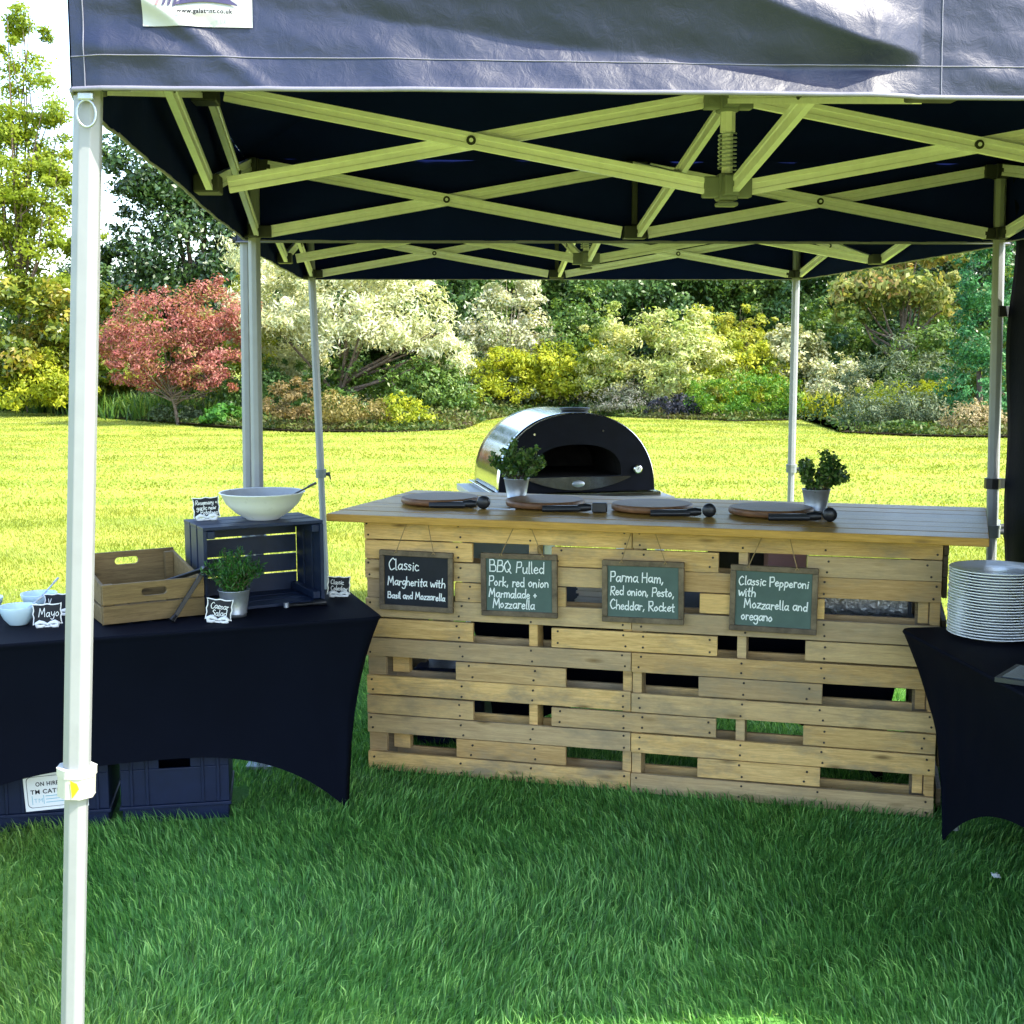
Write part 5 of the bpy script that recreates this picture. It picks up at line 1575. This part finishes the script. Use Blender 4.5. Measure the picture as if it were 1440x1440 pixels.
# bins under the left table
def bin_(label, x, y, rz, w, d, h, tagged=False):
    t = thing('storage_bin', label, 'storage bin', (x, y, 0), rz, 'plastic bins under the left table')
    mb = MB()
    mb.b2((-w / 2 + .01, 0.01, 0.0), (w / 2 - .01, d - .01, .052)); mb.b2((-w / 2, 0, .0525), (w / 2, d, .066))
    hx0, hx1, hz0, hz1 = -.055, .055, h - .085, h - .035
    tb = .012
    # front wall with a cut-out grip
    mb.b2((-w / 2 + .006, .006, .0665), (w / 2 - .006, .006 + tb, hz0)); mb.b2((-w / 2 + .006, .006, hz0), (hx0, .006 + tb, hz1)); mb.b2((hx1, .006, hz0), (w / 2 - .006, .006 + tb, hz1))
    mb.b2((-w / 2 + .006, .006, hz1), (w / 2 - .006, .006 + tb, h))
    mb.b2((-w / 2 + .006, d - .018, .0665), (w / 2 - .006, d - .006, h))
    for s in (-1, 1):
        x0 = s * (w / 2 - .012); mb.b2((x0 - .006, .0185, .0665), (x0 + .006, d - .0185, h))
        for xx in (s * (w / 2 - .045), s * (w / 2 - .10)):
            mb.b2((xx - .006, -.001, .067), (xx + .006, .0055, h - .02))
    mb.b2((-w / 2, -.003, h + .0005), (w / 2, .0185, h + .014)); mb.b2((-w / 2, d - .0185, h + .0005), (w / 2, d + .003, h + .014))
    mb.b2((-w / 2, .019, h + .0005), (-w / 2 + .019, d - .019, h + .014)); mb.b2((w / 2 - .019, .019, h + .0005), (w / 2, d - .019, h + .014))
    mb.build('body', M['bin'], t, bevel=.003)
    if tagged:
        mb = MB(); mb.box((0, 0, 0), (.215, .002, .135), rnd=.5)
        lb = mb.build('label', M['paper'], t); lb.location = (.015, -.0035, .148); lb.rotation_euler = (0, -.05, 0)
        mb = MB()
        for txt, z, sz in (('ON HIRE FROM', .022, .0245), ('TM CATERING', -.006, .0255)):
            vs, fs = font_mesh(txt, sz, .0006)
            wd = max(v.x for v in vs); lw, xs = (.137, -.067) if txt[0] == 'O' else (.158, -.086)
            k = lw / wd
            mb.add([(xs + v.x * k, -.0022, z + v.y * .86) for v in vs], fs, .5)
        mb.build('lettering', M['ink'], lb)
        mb = MB()
        r = .016; pts = []
        for cx, cz, a0 in ((.098 - r, -.056 + r, -90), (.098 - r, .058 - r, 0), (-.098 + r, .058 - r, 90), (-.098 + r, -.056 + r, 180)):
            for i in range(6):
                w_ = RAD(a0 + 18 * i); pts.append((cx + r * math.cos(w_), cz + r * math.sin(w_)))
        n_ = len(pts)
        vs = [(x * k, -.0022, z * k2) for k, k2 in ((1, 1), (.982, .97)) for x, z in pts]
        mb.add(vs, [(i, (i + 1) % n_, n_ + (i + 1) % n_, n_ + i) for i in range(n_)], .5); mb.build('border', M['ink'], lb)
        mb = MB()
        for i, (a, b) in enumerate(((-.036, .03), (-.036, .055), (-.036, .055))):
            mb.box(((a + b) / 2, -.0022, -.016 - i * .0115), (b - a, .0004, .0022), rnd=.5)
        for x in (-.082, -.043):
            mb.box((x, -.0022, -.028), (.0018, .0004, .032), rnd=.5)
        vs, fs = font_mesh('TM', .022, -.0003)
        mb.add([(-.077 + v.x, -.0022, -.038 + v.y) for v in vs], fs, .5)
        mb.build('print', M['ink_blue'], lb)
    return t
bin_('navy plastic bin with a grip hole under the left table', -1.222, 4.600, RAD(10), .395, .36, .285)
bin_('navy plastic bin with a white hire label under the left table', -1.640, 4.520, RAD(10), .40, .36, .285, True)

# ------------------------------------------------------------------ right table
PLC = (1.615, 4.325)
prof = [(.001, .004), (.085, .003), (.088, .0), (.091, .003), (.108, .008), (.150, .0165), (.1525, .0185), (.151, .0200), (.147, .0195), (.108, .0115), (.088, .0075), (.001, .0068)]
pm = MB(); pm.lathe(prof, 72, rnd=.5)
p0 = None
NP = 24
words = ['bottom'] + ['']
for i in range(NP):
    if p0 is None:
        p0 = pm.build('dinner_plate', M['white_china']); o = p0
    else:
        o = p0.copy(); COL.objects.link(o)
    o.location = (PLC[0] + random.uniform(-.0016, .0016), PLC[1] + random.uniform(-.0016, .0016), ZT + .0005 + i * .0094)
    o.rotation_euler = (0, 0, random.uniform(0, 6))
    lab = 'white dinner plate in the middle of the tall stack on the right table'
    if i == NP - 1:
        lab = 'topmost white dinner plate of the stack, its face showing'
    if i == 0:
        lab = 'lowest white dinner plate of the stack, resting on the black cloth'
    tag(o, lab, 'plate', 'white dinner plates stacked on the right table')
mb = MB(); mb.box((0, 0, .008), (.20, .26, .014)); mb.box((0, 0, .0157), (.17, .23, .0012), mi=1)
o = mb.build('tray', [M['plastic_dk'], M['screen']], None, bevel=.003); o.location = (1.56, 3.72, ZT + .001); o.rotation_euler = (0, 0, RAD(52))
tag(o, 'dark glossy tray lying on the right table before the plates', 'tray')
mb = MB(); mb.grid(lambda u, v: ((u - .5) * .030 + .004 * v, (v - .5) * .022, .018 + .010 * mnoise.noise((u * 3, v * 3, 1))), 8, 8, .5)
o = mb.build('paper_scrap', M['paper'], None, solid=.001); o.location = (1.515, 3.98, .030); o.rotation_euler = (.3, .2, .4)
tag(o, 'tiny white scrap of paper lying in the grass at the right', 'paper scrap')
